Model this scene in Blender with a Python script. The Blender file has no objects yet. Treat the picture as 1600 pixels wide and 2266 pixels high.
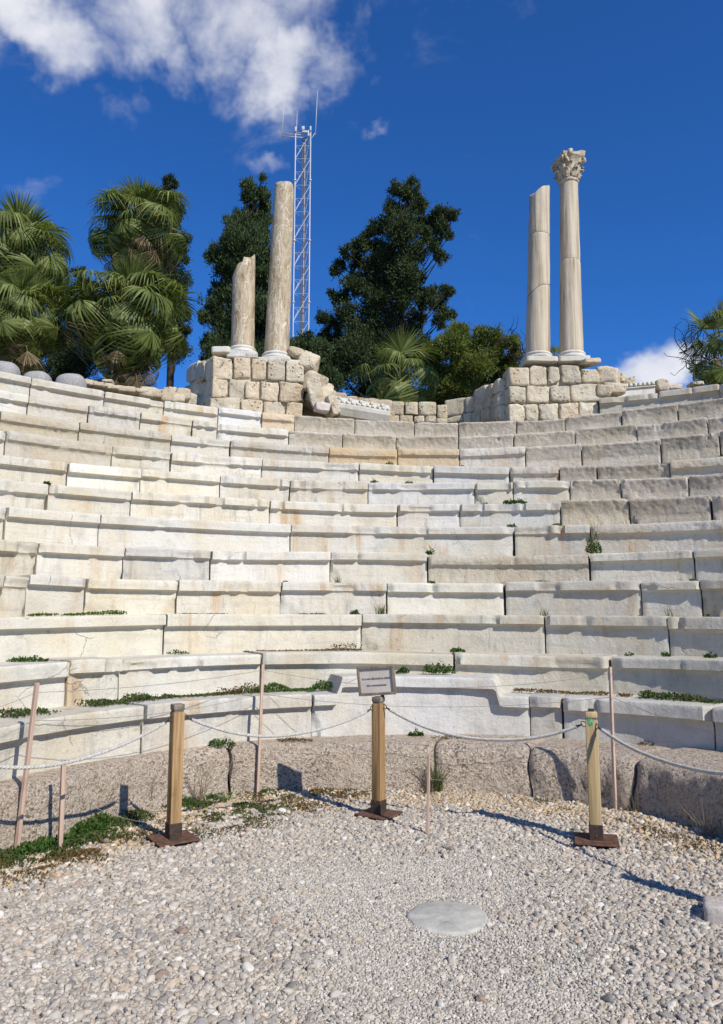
import bpy, bmesh, math, random
import numpy as np
from mathutils import Vector, Matrix, Euler
R = math.radians
scene = bpy.context.scene
col = scene.collection

# ------------------------------------------------------------------ camera
F = 1700.0                      # focal length in pixels of a 1600 px wide picture
PITCH = 0.14286                 # camera looks up by 8.2 degrees
H = 1.55                        # eye height
cam_d = bpy.data.cameras.new('camera')
cam_d.sensor_fit = 'HORIZONTAL'; cam_d.sensor_width = 36.0; cam_d.lens = 36.0 * F / 1600.0
cam_d.clip_start = 0.05; cam_d.clip_end = 5000.0
cam = bpy.data.objects.new('camera', cam_d); col.objects.link(cam)
cam.location = (0, 0, H); cam.rotation_euler = (math.pi / 2 + PITCH, 0, 0)
scene.camera = cam

# ------------------------------------------------------------------ light
SUN_EL, SUN_AZ = R(38.0), R(142.0)     # azimuth clockwise from +Y (view direction)
sdir = Vector((math.sin(SUN_AZ) * math.cos(SUN_EL), math.cos(SUN_AZ) * math.cos(SUN_EL), math.sin(SUN_EL)))
sun_d = bpy.data.lights.new('sun', 'SUN'); sun_d.energy = 5.0; sun_d.angle = R(0.53); sun_d.color = (1.0, 0.965, 0.90)
sun = bpy.data.objects.new('sun', sun_d); col.objects.link(sun)
sun.rotation_euler = sdir.to_track_quat('Z', 'Y').to_euler(); sun.location = (10, -12, 20)

scene.render.engine = 'CYCLES'
scene.cycles.max_bounces = 6; scene.cycles.diffuse_bounces = 2; scene.cycles.glossy_bounces = 2; scene.cycles.transmission_bounces = 2
vs = scene.view_settings
vs.view_transform = 'Standard'; vs.look = 'None'; vs.exposure = -0.05; vs.gamma = 1.0; vs.use_curve_mapping = False

def ray(x, y):
    u, w = (x - 800) / F, (y - 1133) / F
    return Vector((u, math.cos(PITCH) + w * math.sin(PITCH), math.sin(PITCH) - w * math.cos(PITCH)))
def at(x, y, Y):
    d = ray(x, y); s = Y / d.y
    return Vector((d.x * s, Y, H + d.z * s))
def on_z(x, y, z=0.0):
    d = ray(x, y); s = (z - H) / d.z
    return Vector((d.x * s, d.y * s, z))
def azel(x, y):
    d = ray(x, y).normalized()
    return math.atan2(d.x, d.y), math.asin(d.z)

# ------------------------------------------------------------------ node helper
class NT:
    def __init__(s, tree):
        s.t = tree; s.n = tree.nodes; s.l = tree.links; s.n.clear()
    def new(s, typ, ins=None, **props):
        nd = s.n.new(typ)
        for k, v in props.items(): setattr(nd, k, v)
        if ins:
            for k, v in ins.items(): s.put(nd.inputs[k], v)
        return nd
    def put(s, sock, v):
        if isinstance(v, bpy.types.NodeSocket): s.l.new(v, sock)
        elif isinstance(v, bpy.types.Node): s.l.new(v.outputs[0], sock)
        else:
            if sock.type == 'RGBA' and hasattr(v, '__len__') and len(v) == 3: v = (*v, 1)
            sock.default_value = v
    def math(s, op, a, b=None, c=None, clamp=False):
        nd = s.new('ShaderNodeMath', operation=op, use_clamp=clamp)
        for i, v in enumerate((a, b, c)):
            if v is not None: s.put(nd.inputs[i], v)
        return nd.outputs[0]
    def vmath(s, op, a, b=None):
        nd = s.new('ShaderNodeVectorMath', operation=op)
        s.put(nd.inputs[0], a)
        if b is not None: s.put(nd.inputs['Scale'] if op == 'SCALE' else nd.inputs[1], b)
        return nd.outputs[0]
    def ramp(s, fac, lo, hi, a=0.0, b=1.0):
        nd = s.new('ShaderNodeMapRange', {0: fac, 1: lo, 2: hi, 3: a, 4: b}, interpolation_type='SMOOTHSTEP')
        return nd.outputs[0]
    def mix(s, fac, a, b, blend='MIX'):
        nd = s.new('ShaderNodeMix', data_type='RGBA', blend_type=blend)
        s.put(nd.inputs[0], fac); s.put(nd.inputs[6], a); s.put(nd.inputs[7], b)
        return nd.outputs[2]
    def noise(s, vec, scale, detail=4.0, rough=0.55, dist=0.0, out=0):
        nd = s.new('ShaderNodeTexNoise', {'Vector': vec, 'Scale': scale, 'Detail': detail, 'Roughness': rough, 'Distortion': dist})
        return nd.outputs[out]
    def vor(s, vec, scale, feature='F1', out=0):
        nd = s.new('ShaderNodeTexVoronoi', {'Vector': vec, 'Scale': scale}, feature=feature)
        return nd.outputs[out]
    def scale3(s, vec, sc):
        nd = s.new('ShaderNodeMapping', {'Vector': vec, 'Scale': sc}); return nd.outputs[0]
    def rampcol(s, fac, stops):
        nd = s.new('ShaderNodeValToRGB', {0: fac}); e = nd.color_ramp.elements
        while len(e) < len(stops): e.new(0.5)
        for el, (p, c) in zip(e, stops): el.position = p; el.color = (*c, 1)
        return nd.outputs[0]
    def bump(s, h, strength, dist, normal=None):
        nd = s.new('ShaderNodeBump', {'Height': h, 'Strength': strength, 'Distance': dist})
        if normal is not None: s.put(nd.inputs['Normal'], normal)
        return nd.outputs[0]

def material(name):
    m = bpy.data.materials.new(name); m.use_nodes = True
    nt = NT(m.node_tree)
    out = nt.new('ShaderNodeOutputMaterial'); b = nt.new('ShaderNodeBsdfPrincipled')
    nt.l.new(b.outputs[0], out.inputs[0])
    nt.bsdf = b; nt.out = out
    b.inputs['Specular IOR Level'].default_value = 0.25
    return m, nt
def finish(nt, color, rough=0.8, normal=None, metallic=None):
    nt.put(nt.bsdf.inputs['Base Color'], color); nt.put(nt.bsdf.inputs['Roughness'], rough)
    if normal is not None: nt.put(nt.bsdf.inputs['Normal'], normal)
    if metallic is not None: nt.put(nt.bsdf.inputs['Metallic'], metallic)
def objcoord(nt, jitter=37.0):
    tc = nt.new('ShaderNodeTexCoord'); oi = nt.new('ShaderNodeObjectInfo')
    off = nt.new('ShaderNodeCombineXYZ', {0: nt.math('MULTIPLY', oi.outputs['Random'], jitter), 1: nt.math('MULTIPLY', oi.outputs['Random'], jitter * 1.7), 2: nt.math('MULTIPLY', oi.outputs['Random'], jitter * .6)})
    return nt.vmath('ADD', tc.outputs['Object'], off.outputs[0]), oi

# ------------------------------------------------------------------ sky with clouds
world = bpy.data.worlds.new('World'); scene.world = world; world.use_nodes = True
nt = NT(world.node_tree)
wout = nt.new('ShaderNodeOutputWorld'); bg = nt.new('ShaderNodeBackground')
nt.l.new(bg.outputs[0], wout.inputs[0])
sky = nt.new('ShaderNodeTexSky', sky_type='NISHITA')
sky.sun_disc = False; sky.sun_elevation = SUN_EL; sky.sun_rotation = SUN_AZ
sky.altitude = 1500.0; sky.air_density = 1.0; sky.dust_density = 0.15; sky.ozone_density = 5.0
tc = nt.new('ShaderNodeTexCoord'); dirv = tc.outputs['Generated']
sp = nt.new('ShaderNodeSeparateXYZ', {0: dirv})
wob = nt.vmath('SUBTRACT', nt.noise(dirv, 6.0, 5.0, 0.6, 0.0, 1), (0.5, 0.5, 0.5))
wob2 = nt.vmath('SCALE', wob, 0.16)
dv = nt.vmath('ADD', dirv, wob2)
sp2 = nt.new('ShaderNodeSeparateXYZ', {0: dv})
az = nt.math('ARCTAN2', sp2.outputs[0], sp2.outputs[1])
el = nt.math('ARCSINE', nt.math('MINIMUM', nt.math('MAXIMUM', sp2.outputs[2], -1.0), 1.0))
LOBES = [(40, 45, 190, 70, 1.1), (120, 80, 130, 48, .95), (335, 25, 120, 80, 1.0), (400, 95, 70, 60, .8), (530, 20, 150, 85, 1.0), (635, 135, 112, 56, 1.12), (590, 75, 110, 60, .85), (750, 125, 80, 52, .75),
         (240, 240, 62, 40, 0.50), (205, 195, 60, 30, .45), (612, 322, 44, 24, 0.50), (846, 240, 18, 24, 0.46), (1470, 835, 110, 44, 1.1), (1400, 845, 50, 26, .85), (825, 50, 40, 70, 0.45),
         (30, 430, 70, 26, 0.30), (380, -170, 600, 140, 0.9), (-250, 60, 240, 120, .9), (1750, 850, 220, 70, 1.0), (-500, 700, 260, 70, .9), (2300, 300, 400, 160, .8)]
acc = None
for (x, y, rx, ry, amp) in LOBES:
    a0, e0 = azel(x, y); ra, re = rx / F * 1.0, ry / F * 1.0
    dx = nt.math('DIVIDE', nt.math('SUBTRACT', az, a0), ra)
    dy = nt.math('DIVIDE', nt.math('SUBTRACT', el, e0), re)
    r2 = nt.math('ADD', nt.math('MULTIPLY', dx, dx), nt.math('MULTIPLY', dy, dy))
    g = nt.math('MULTIPLY', nt.math('EXPONENT', nt.math('MULTIPLY', r2, -0.8)), amp)
    acc = g if acc is None else nt.math('MAXIMUM', acc, g)
fb = nt.noise(nt.scale3(dirv, (1, 1, 1.5)), 9.0, 9.0, 0.6, 0.35)
fb2 = nt.noise(dirv, 3.1, 5.0, 0.55, 0.2)
dens = nt.math('ADD', nt.math('MULTIPLY', acc, 0.95), nt.math('MULTIPLY', nt.math('SUBTRACT', fb, 0.5), 1.35))
dens = nt.math('ADD', dens, nt.math('MULTIPLY', nt.math('SUBTRACT', fb2, 0.5), 0.45))
cl = nt.ramp(dens, 0.22, 1.12)
shade = nt.ramp(nt.noise(dirv, 7.0, 6.0, 0.55, 0.2), 0.3, 0.7)
cloudcol = nt.mix(shade, (7.0, 7.3, 8.4), (10.2, 10.2, 10.4))
skycol = nt.mix(nt.math('MULTIPLY', cl, 0.93), nt.mix(1.0, sky.outputs[0], (0.37, 0.98, 1.66), 'MULTIPLY'), cloudcol)
nt.put(bg.inputs[0], skycol); bg.inputs[1].default_value = 0.098

# ------------------------------------------------------------------ numpy noise
def _hash(i, j, k, seed):
    n = (i * 374761393 + j * 668265263 + k * 2147483647 + seed * 1274126177) & 0xFFFFFFFF
    n = ((n ^ (n >> 13)) * 1274126177) & 0xFFFFFFFF
    n = ((n ^ (n >> 16)) * 2246822519) & 0xFFFFFFFF
    return ((n ^ (n >> 15)) & 0xFFFFFF) / float(0xFFFFFF) * 2 - 1
def vnoise(P, seed=0):
    P = np.asarray(P, float); I = np.floor(P).astype(np.int64); f = P - I; f = f * f * (3 - 2 * f)
    i, j, k = I[..., 0], I[..., 1], I[..., 2]; x, y, z = f[..., 0], f[..., 1], f[..., 2]
    def h(a, b, c): return _hash(i + a, j + b, k + c, seed)
    x00 = h(0,0,0) * (1 - x) + h(1,0,0) * x; x10 = h(0,1,0) * (1 - x) + h(1,1,0) * x
    x01 = h(0,0,1) * (1 - x) + h(1,0,1) * x; x11 = h(0,1,1) * (1 - x) + h(1,1,1) * x
    y0 = x00 * (1 - y) + x10 * y; y1 = x01 * (1 - y) + x11 * y
    return y0 * (1 - z) + y1 * z
def fbm(P, octv=3, seed=0, gain=0.5):
    P = np.asarray(P, float); s = 0; a = 1.0; t = 0
    for o in range(octv):
        s = s + a * vnoise(P * (2.0 ** o), seed + o * 17); t += a; a *= gain
    return s / t

# ------------------------------------------------------------------ object helpers
def tag(o, label=None, cat=None, group=None, kind=None):
    if label: o['label'] = label
    if cat: o['category'] = cat
    if group: o['group'] = group
    if kind: o['kind'] = kind
    return o
def empty(name, loc, label, cat, group=None):
    o = bpy.data.objects.new(name, None); col.objects.link(o); o.location = loc; o.empty_display_size = 0.1
    return tag(o, label, cat, group)
def mesh_obj(name, verts, faces, mat, parent=None, smooth=True, origin=None):
    """verts in world space; origin becomes the object's location"""
    v = np.asarray(verts, float).reshape(-1, 3)
    if origin is None: origin = (v.min(0) + v.max(0)) / 2
    origin = np.asarray(origin, float)
    me = bpy.data.meshes.new(name)
    vl = v - origin
    if isinstance(faces, np.ndarray) and faces.ndim == 2:
        n, k = faces.shape
        me.vertices.add(len(vl)); me.vertices.foreach_set('co', vl.ravel())
        me.loops.add(n * k); me.loops.foreach_set('vertex_index', faces.ravel().astype(np.int32))
        me.polygons.add(n); me.polygons.foreach_set('loop_start', np.arange(0, n * k, k, dtype=np.int32))
        me.polygons.foreach_set('loop_total', np.full(n, k, dtype=np.int32))
        me.update(calc_edges=True)
    else:
        me.from_pydata([tuple(p) for p in vl], [], [tuple(int(i) for i in fc) for fc in faces]); me.update()
    if smooth: me.polygons.foreach_set('use_smooth', np.ones(len(me.polygons), dtype=bool))
    if mat: me.materials.append(mat)
    o = bpy.data.objects.new(name, me); col.objects.link(o)
    if parent:
        o.parent = parent; o.location = Vector(origin) - world_loc(parent)
    else: o.location = origin
    return o
def world_loc(o):
    l = Vector(o.location); p = o.parent
    while p: l += Vector(p.location); p = p.parent
    return l
def sharp(o, deg=35):
    me = o.data
    me.set_sharp_from_angle(angle=R(deg))
    return o
def grid_faces(nu, nv, wrap_u=False):
    iu = np.arange(nu if wrap_u else nu - 1); iv = np.arange(nv - 1)
    a, b = np.meshgrid(iu, iv, indexing='ij'); a = a.ravel(); b = b.ravel(); a2 = (a + 1) % nu
    return np.stack([a * nv + b, a2 * nv + b, a2 * nv + b + 1, a * nv + b + 1], 1)

def cube_grid(n):
    """closed subdivided cube surface in [-1,1]^3, welded"""
    idx = {}; V = []; Fc = []
    def vid(p):
        k = tuple(p)
        if k not in idx: idx[k] = len(V); V.append([2 * c / n - 1 for c in k])
        return idx[k]
    for ax in range(3):
        o1, o2 = (ax + 1) % 3, (ax + 2) % 3
        for s in (0, n):
            for i in range(n):
                for j in range(n):
                    q = []
                    for (di, dj) in ((0,0),(1,0),(1,1),(0,1)):
                        p = [0, 0, 0]; p[ax] = s; p[o1] = i + di; p[o2] = j + dj; q.append(vid(p))
                    Fc.append(q if s == n else q[::-1])
    return np.array(V), np.array(Fc)
_CG = {n: cube_grid(n) for n in (4, 6, 8, 12)}
def rock(name, c, dims, mat, parent=None, seed=0, m=7.0, amp=0.05, freq=2.2, n=8, rotz=0.0, rot=None, taper=0.0, color=None, shear=0.0, chops=0):
    """a rough hewn stone: rounded box with noisy faces (amp relative to smallest dim)"""
    V, Fc = _CG[n]; P = V.copy()
    nrm = (np.abs(P) ** m).sum(1) ** (1 / m); P = P / nrm[:, None] * 1.0
    d = np.array(dims) / 2
    Q = P * d
    if taper: Q[:, :2] *= (1 - taper * (P[:, 2:3] * 0.5 + 0.5))
    if shear: Q[:, 0] += shear * Q[:, 2]
    rg = np.random.default_rng(seed + 9000)
    for _ in range(chops):               # fractured corners and edges
        nv = rg.normal(size=3); nv /= np.linalg.norm(nv); sup = (Q @ nv).max(); lim = sup * rg.uniform(.80, .95)
        Q = Q - np.maximum(Q @ nv - lim, 0)[:, None] * nv
    a = amp * min(dims)
    sc = freq / max(min(dims), 1e-3) * 0.5
    N = np.stack([fbm(Q * sc + seed * 3.1 + 11 * k, 3, seed + k) for k in range(3)], 1)
    Q = Q + N * a * 1.6
    rm = (rot if rot is not None else Euler((0, 0, rotz))).to_matrix()
    Q = Q @ np.array(rm).T + np.array(c)
    o = mesh_obj(name, Q, Fc, mat, parent)
    if color: o.color = color
    return o
def box_v(dims, c=(0,0,0), rm=None):
    x, y, z = dims[0] / 2, dims[1] / 2, dims[2] / 2
    v = np.array([(-x,-y,-z),(x,-y,-z),(x,y,-z),(-x,y,-z),(-x,-y,z),(x,-y,z),(x,y,z),(-x,y,z)])
    if rm is not None: v = v @ np.array(rm).T
    return v + np.array(c)
BOXF = np.array([(0,3,2,1),(4,5,6,7),(0,1,5,4),(1,2,6,5),(2,3,7,6),(3,0,4,7)])
def bevel_box(name, dims, c, mat, parent=None, rm=None, bev=0.004, segs=2):
    bm = bmesh.new(); bmesh.ops.create_cube(bm, size=1.0)
    for v in bm.verts: v.co = Vector((v.co.x * dims[0], v.co.y * dims[1], v.co.z * dims[2]))
    bmesh.ops.bevel(bm, geom=list(bm.edges), offset=bev, segments=segs, affect='EDGES', profile=0.5)
    me = bpy.data.meshes.new(name); bm.to_mesh(me); bm.free()
    if mat: me.materials.append(mat)
    o = bpy.data.objects.new(name, me); col.objects.link(o)
    M = (Matrix(rm).to_4x4() if rm is not None else Matrix.Identity(4))
    o.rotation_euler = M.to_euler()
    loc = Vector(c)
    if parent: o.parent = parent; loc = loc - world_loc(parent)
    o.location = loc
    me.polygons.foreach_set('use_smooth', np.ones(len(me.polygons), dtype=bool)); sharp(o, 40)
    return o
def tube_mesh(path, rad, sides=8, caps=True):
    P = np.asarray(path, float); n = len(P)
    rad = np.full(n, rad) if np.isscalar(rad) else np.asarray(rad, float)
    T = np.gradient(P, axis=0); T /= np.linalg.norm(T, axis=1)[:, None] + 1e-12
    ref = np.array([0.0, 0.0, 1.0]) if abs(T[0][2]) < 0.9 else np.array([1.0, 0, 0])
    A = np.cross(T, ref); 
    bad = np.linalg.norm(A, axis=1) < 1e-3; A[bad] = np.cross(T[bad], [0.0, 1.0, 0.2]); A /= np.linalg.norm(A, axis=1)[:, None]
    for i in range(1, n):                                   # parallel transport
        a = A[i - 1] - T[i] * np.dot(A[i - 1], T[i]); A[i] = a / (np.linalg.norm(a) + 1e-12)
    B = np.cross(T, A)
    ang = np.linspace(0, 2 * np.pi, sides, endpoint=False)
    V = P[:, None, :] + rad[:, None, None] * (np.cos(ang)[None, :, None] * A[:, None, :] + np.sin(ang)[None, :, None] * B[:, None, :])
    V = V.reshape(-1, 3); Fc = []
    for i in range(n - 1):
        for j in range(sides):
            j2 = (j + 1) % sides
            Fc.append((i * sides + j, i * sides + j2, (i + 1) * sides + j2, (i + 1) * sides + j))
    Fc = [list(f) for f in Fc]
    if caps:
        Fc.append(list(range(sides))[::-1]); Fc.append(list(range((n - 1) * sides, n * sides)))
    return V, Fc
def tube(name, path, rad, mat, parent=None, sides=8):
    V, Fc = tube_mesh(path, rad, sides); return mesh_obj(name, V, Fc, mat, parent)
class Coll:
    def __init__(s): s.v = []; s.f = []; s.n = 0
    def add(s, V, Fc):
        V = np.asarray(V).reshape(-1, 3); s.v.append(V); s.f += [[int(i) + s.n for i in f] for f in Fc]; s.n += len(V)
    def build(s, name, mat, parent=None, smooth=True): return mesh_obj(name, np.concatenate(s.v), s.f, mat, parent, smooth)
def lathe(name, prof, c, mat, parent=None, seg=32, amp=0.0, seed=0, tilt=None):
    """prof: list of (radius, z) from bottom to top"""
    n = len(prof); ang = np.linspace(0, 2 * np.pi, seg, endpoint=False)
    V = np.array([[(r * math.cos(a), r * math.sin(a), z) for (r, z) in prof] for a in ang]).reshape(-1, 3)
    if amp:
        V[:, :2] *= 1 + (amp * fbm(V * 5 + seed, 3, seed))[:, None]
    Fc = grid_faces(seg, n, True).tolist()
    k = len(V); V = np.vstack([V, [(0, 0, prof[0][1]), (0, 0, prof[-1][1])]])
    for i in range(seg):
        j = (i + 1) % seg
        Fc.append([k, j * n, i * n]); Fc.append([k + 1, i * n + n - 1, j * n + n - 1])
    if tilt is not None: V = V @ np.array(tilt.to_matrix()).T
    o = mesh_obj(name, V + np.array(c), Fc, mat, parent)
    return sharp(o, 50)

# ------------------------------------------------------------------ materials
def mk_marble(name, base, warm, grey, stain_amt, bump_s, fine=True, vein=1.0):
    m, nt = material(name); v, oi = objcoord(nt)
    big = nt.noise(v, 1.5, 5.0, 0.6)
    c = nt.mix(nt.ramp(big, 0.36, 0.66), base, warm)
    vn = nt.noise(nt.scale3(v, (1.3, 1.3, 15.0)), 1.0, 5.0, 0.6, 0.9)
    c = nt.mix(nt.math('MULTIPLY', nt.ramp(vn, 0.5, 0.75), 0.55 * vein), c, grey)
    # patina patches
    pt = nt.noise(v, 4.0, 7.0, 0.66)
    c = nt.mix(nt.math('MULTIPLY', nt.ramp(pt, 0.5, 0.72), 0.6), c, grey)
    # rusty runs
    st = nt.noise(nt.scale3(v, (5.0, 5.0, 0.7)), 1.0, 4.0, 0.6, 0.3)
    st2 = nt.noise(v, 1.1, 2.0, 0.5)
    stn = nt.math('MULTIPLY', nt.ramp(st, 0.50, 0.74), nt.ramp(st2, 0.42, 0.62))
    c = nt.mix(nt.math('MULTIPLY', stn, stain_amt), c, (0.46, 0.28, 0.12))
    # lichen specks
    sp = nt.noise(v, 46.0, 4.0, 0.7)
    c = nt.mix(nt.math('MULTIPLY', nt.ramp(sp, 0.58, 0.74), 0.30), c, (0.34, 0.30, 0.24))
    dk = nt.math('MULTIPLY', nt.ramp(nt.noise(v, 7.0, 8.0, 0.74), 0.57, 0.76), 0.62)
    c = nt.mix(dk, c, (0.30, 0.26, 0.20))
    # grey weather streaks and lichen, heavier on some blocks than on others
    hv = nt.ramp(oi.outputs['Random'], .25, .95, .25, 1.0)
    rs = nt.noise(nt.scale3(v, (9.0, 9.0, 1.4)), 1.0, 6.0, .68, .5)
    c = nt.mix(nt.math('MULTIPLY', nt.math('MULTIPLY', nt.ramp(rs, .50, .70), hv), .55), c, tuple(x * .62 for x in grey))
    li = nt.noise(v, 15.0, 7.0, .75)
    c = nt.mix(nt.math('MULTIPLY', nt.math('MULTIPLY', nt.ramp(li, .58, .68), hv), .6), c, (.19, .175, .145))
    # hairline cracks
    cr = nt.vor(nt.vmath('ADD', v, nt.vmath('SCALE', nt.noise(v, 3.0, 4.0, 0.6, 0.0, 1), 0.22)), 1.1, 'DISTANCE_TO_EDGE')
    crm = nt.math('MULTIPLY', nt.ramp(cr, 0.0, 0.006, 1.0, 0.0), nt.ramp(nt.noise(v, 1.7, 1.0), 0.60, 0.66))
    c = nt.mix(nt.math('MULTIPLY', crm, 0.7), c, (0.22, 0.18, 0.14))
    fs = nt.ramp(nt.noise(nt.scale3(v, (70., 70., 105.)), 1.0, 3.0, .7), .3, .7, .90, 1.06)
    c = nt.mix(1.0, c, nt.new('ShaderNodeCombineXYZ', {0: fs, 1: fs, 2: fs}).outputs[0], 'MULTIPLY')
    c = nt.mix(1.0, c, oi.outputs['Color'], 'MULTIPLY')
    # bed dirt that collects on rough hollows
    h1 = nt.math('ADD', nt.noise(v, 20.0, 6.0, 0.72), nt.math('MULTIPLY', nt.noise(v, 90.0, 3.0, 0.7), .18))
    tool = nt.noise(nt.scale3(v, (60, 60, 34)), 1.0, 3.0, 0.6, 0.4)
    hh = nt.math('ADD', nt.math('MULTIPLY', h1, 1.0), nt.math('MULTIPLY', tool, 0.22))
    hh = nt.math('SUBTRACT', hh, nt.math('MULTIPLY', crm, 0.5))
    finish(nt, c, 0.72, nt.bump(hh, bump_s, 0.02))
    return m
M = {}
M['marble'] = mk_marble('marble', (0.645, 0.605, 0.515), (0.60, 0.525, 0.39), (0.42, 0.395, 0.34), 0.85, 0.6)
M['marble_rough'] = mk_marble('weathered_marble', (0.61, 0.56, 0.46), (0.57, 0.48, 0.35), (0.41, 0.37, 0.305), 0.6, 1.0)
M['grey_stone'] = mk_marble('weathered_grey_stone', (0.575, 0.505, 0.39), (0.50, 0.42, 0.305), (0.36, 0.315, 0.245), 0.30, 1.0, vein=.5)
M['orange_stone'] = mk_marble('ochre_stone', (0.61, 0.48, 0.31), (0.58, 0.42, 0.235), (0.55, 0.47, 0.36), 0.2, 0.9)
M['white_marble'] = mk_marble('white_marble', (0.67, 0.635, 0.555), (0.635, 0.575, 0.455), (0.465, 0.44, 0.385), 0.4, 0.5)

# cut limestone of the piers, pitted
m, nt = material('limestone'); v, oi = objcoord(nt)
c = nt.mix(nt.ramp(nt.noise(v, 2.5, 5, .6), .35, .65), (0.73, 0.63, 0.46), (0.60, 0.49, 0.335))
c = nt.mix(nt.math('MULTIPLY', nt.ramp(nt.noise(v, 9, 6, .65), .5, .72), .5), c, (0.38, 0.31, 0.225))
pit = nt.vor(nt.vmath('ADD', v, nt.vmath('SCALE', nt.noise(v, 9.0, 4, .6, 0, 1), .12)), 15.0)
pm = nt.math('MULTIPLY', nt.ramp(pit, 0.12, 0.34, 1.0, 0.0), nt.ramp(nt.noise(v, 5.0, 2, .5), .50, .60))
c = nt.mix(nt.math('MULTIPLY', pm, .55), c, (0.25, 0.19, 0.13))
c = nt.mix(1.0, c, oi.outputs['Color'], 'MULTIPLY')
hh = nt.math('SUBTRACT', nt.math('ADD', nt.noise(v, 10.0, 9, .7), nt.math('MULTIPLY', nt.noise(v, 38., 4, .7), .3)), nt.math('MULTIPLY', pm, 1.0))
finish(nt, c, .88, nt.bump(hh, 1.0, .06)); M['limestone'] = m

# pink granite
m, nt = material('pink_granite'); v, oi = objcoord(nt)
g1 = nt.vor(v, 62.0, 'F1', 1); gs = nt.new('ShaderNodeSeparateColor', {0: g1}).outputs[0]
c = nt.rampcol(gs, [(0.0, (0.24, 0.18, 0.13)), (0.2, (0.52, 0.395, 0.285)), (0.5, (0.72, 0.575, 0.43)), (0.85, (0.80, 0.665, 0.51)), (1.0, (0.84, 0.75, 0.62))])
c = nt.mix(nt.math('MULTIPLY', nt.ramp(nt.noise(v, 3.0, 6, .65), .4, .7), .55), c, (0.70, 0.57, 0.43))
c = nt.mix(nt.math('MULTIPLY', nt.ramp(nt.noise(v, 14., 6, .7), .55, .75), .45), c, (0.22, 0.16, 0.12))
c = nt.mix(1.0, c, oi.outputs['Color'], 'MULTIPLY')
dk = nt.ramp(nt.noise(v, 34., 5, .75), .28, .46, .60, 1.0)
c = nt.mix(1.0, c, nt.new('ShaderNodeCombineXYZ', {0: dk, 1: dk, 2: dk}).outputs[0], 'MULTIPLY')
hh = nt.math('ADD', nt.math('MULTIPLY', nt.noise(v, 15.0, 8, .72), 1.3), nt.math('MULTIPLY', nt.noise(v, 60.0, 3, .7), .5))
finish(nt, c, .85, nt.bump(hh, 1.0, .05)); M['granite'] = m

m, nt = material('grey_granite'); v, oi = objcoord(nt)
c = nt.rampcol(nt.noise(v, 60.0, 4, .75), [(0.3, (0.16, .15, .14)), (.5, (.36, .34, .31)), (.7, (.50, .47, .43))])
finish(nt, c, .85, nt.bump(nt.noise(v, 40., 6, .7), .6, .02)); M['grey_granite'] = m

# column marbles
def mk_swirl(name):
    m, nt = material(name); v, oi = objcoord(nt)
    mp = nt.new('ShaderNodeMapping', {'Vector': v, 'Rotation': (0.5, 0.75, 0.0), 'Scale': (5.5, 5.5, 1.5)})
    wf = nt.noise(mp.outputs[0], 1.0, 5.0, .62, 1.9)
    c = nt.rampcol(wf, [(.32, (.22, .155, .083)), (.44, (.36, .275, .165)), (.56, (.44, .35, .225)), (.7, (.59, .49, .345))])
    vn = nt.ramp(nt.math('ABSOLUTE', nt.math('SUBTRACT', nt.noise(mp.outputs[0], .7, 4.0, .6, 2.6), .53)), .0, .028, 1.0, 0.0)
    c = nt.mix(nt.math('MULTIPLY', vn, .75), c, (.74, .66, .52))
    c = nt.mix(nt.math('MULTIPLY', nt.ramp(nt.noise(v, 26., 4, .7), .56, .7), .45), c, (.66, .58, .45))
    finish(nt, c, .6, nt.bump(nt.math('ADD', nt.noise(v, 30, 6, .65), nt.math('MULTIPLY', wf, .4)), .6, .02)); return m
M['swirl'] = mk_swirl('banded_brown_marble')
m, nt = material('grained_marble'); v, oi = objcoord(nt)
gr = nt.noise(nt.scale3(v, (13., 13., .5)), 1.0, 5, .6, .4)
c = nt.rampcol(gr, [(.32, (.28, .215, .13)), (.45, (.45, .365, .245)), (.6, (.57, .475, .34)), (.8, (.67, .58, .43))])
c = nt.mix(nt.math('MULTIPLY', nt.ramp(nt.noise(v, 3., 5, .6), .5, .7), .4), c, (.50, .42, .31))
finish(nt, c, .65, nt.bump(nt.math('ADD', gr, nt.math('MULTIPLY', nt.noise(v, 30, 5, .7), .4)), .7, .02)); M['grained'] = m

# timber
def mk_wood(name, a, b, knots=True, ringscale=7.0):
    m, nt = material(name); v, oi = objcoord(nt)
    g = nt.noise(nt.scale3(v, (42., 42., 1.6)), 1.0, 5, .6, .8)
    g2 = nt.noise(nt.scale3(v, (11., 11., .6)), 1.0, 3, .5, 1.2)
    c = nt.mix(nt.ramp(nt.math('ADD', nt.math('MULTIPLY', g, .5), nt.math('MULTIPLY', g2, .5)), .36, .62), a, b)
    c = nt.mix(nt.math('MULTIPLY', nt.ramp(nt.noise(v, 5.0, 4, .6), .52, .72), .4), c, tuple(x * .55 for x in a))
    c = nt.mix(1.0, c, oi.outputs['Color'], 'MULTIPLY')
    finish(nt, c, .7, nt.bump(g, .5, .006)); return m
M['wood'] = mk_wood('amber_timber', (.21, .118, .048), (.43, .275, .125))
M['wood_pale'] = mk_wood('pale_timber', (.37, .255, .12), (.54, .395, .205))
M['wood_grey'] = mk_wood('grey_timber', (.14, .11, .08), (.27, .215, .16))
M['stake'] = mk_wood('pinkish_lath', (.44, .30, .215), (.60, .43, .32))
m, nt = material('rusty_steel'); v, oi = objcoord(nt)
c = nt.rampcol(nt.noise(v, 22., 7, .7), [(.3, (.045, .03, .022)), (.5, (.12, .062, .038)), (.7, (.23, .115, .065))])
finish(nt, c, .8, nt.bump(nt.noise(v, 70., 5, .7), .4, .004)); M['rust'] = m
m, nt = material('dark_shoe_steel'); v, oi = objcoord(nt)
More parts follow.
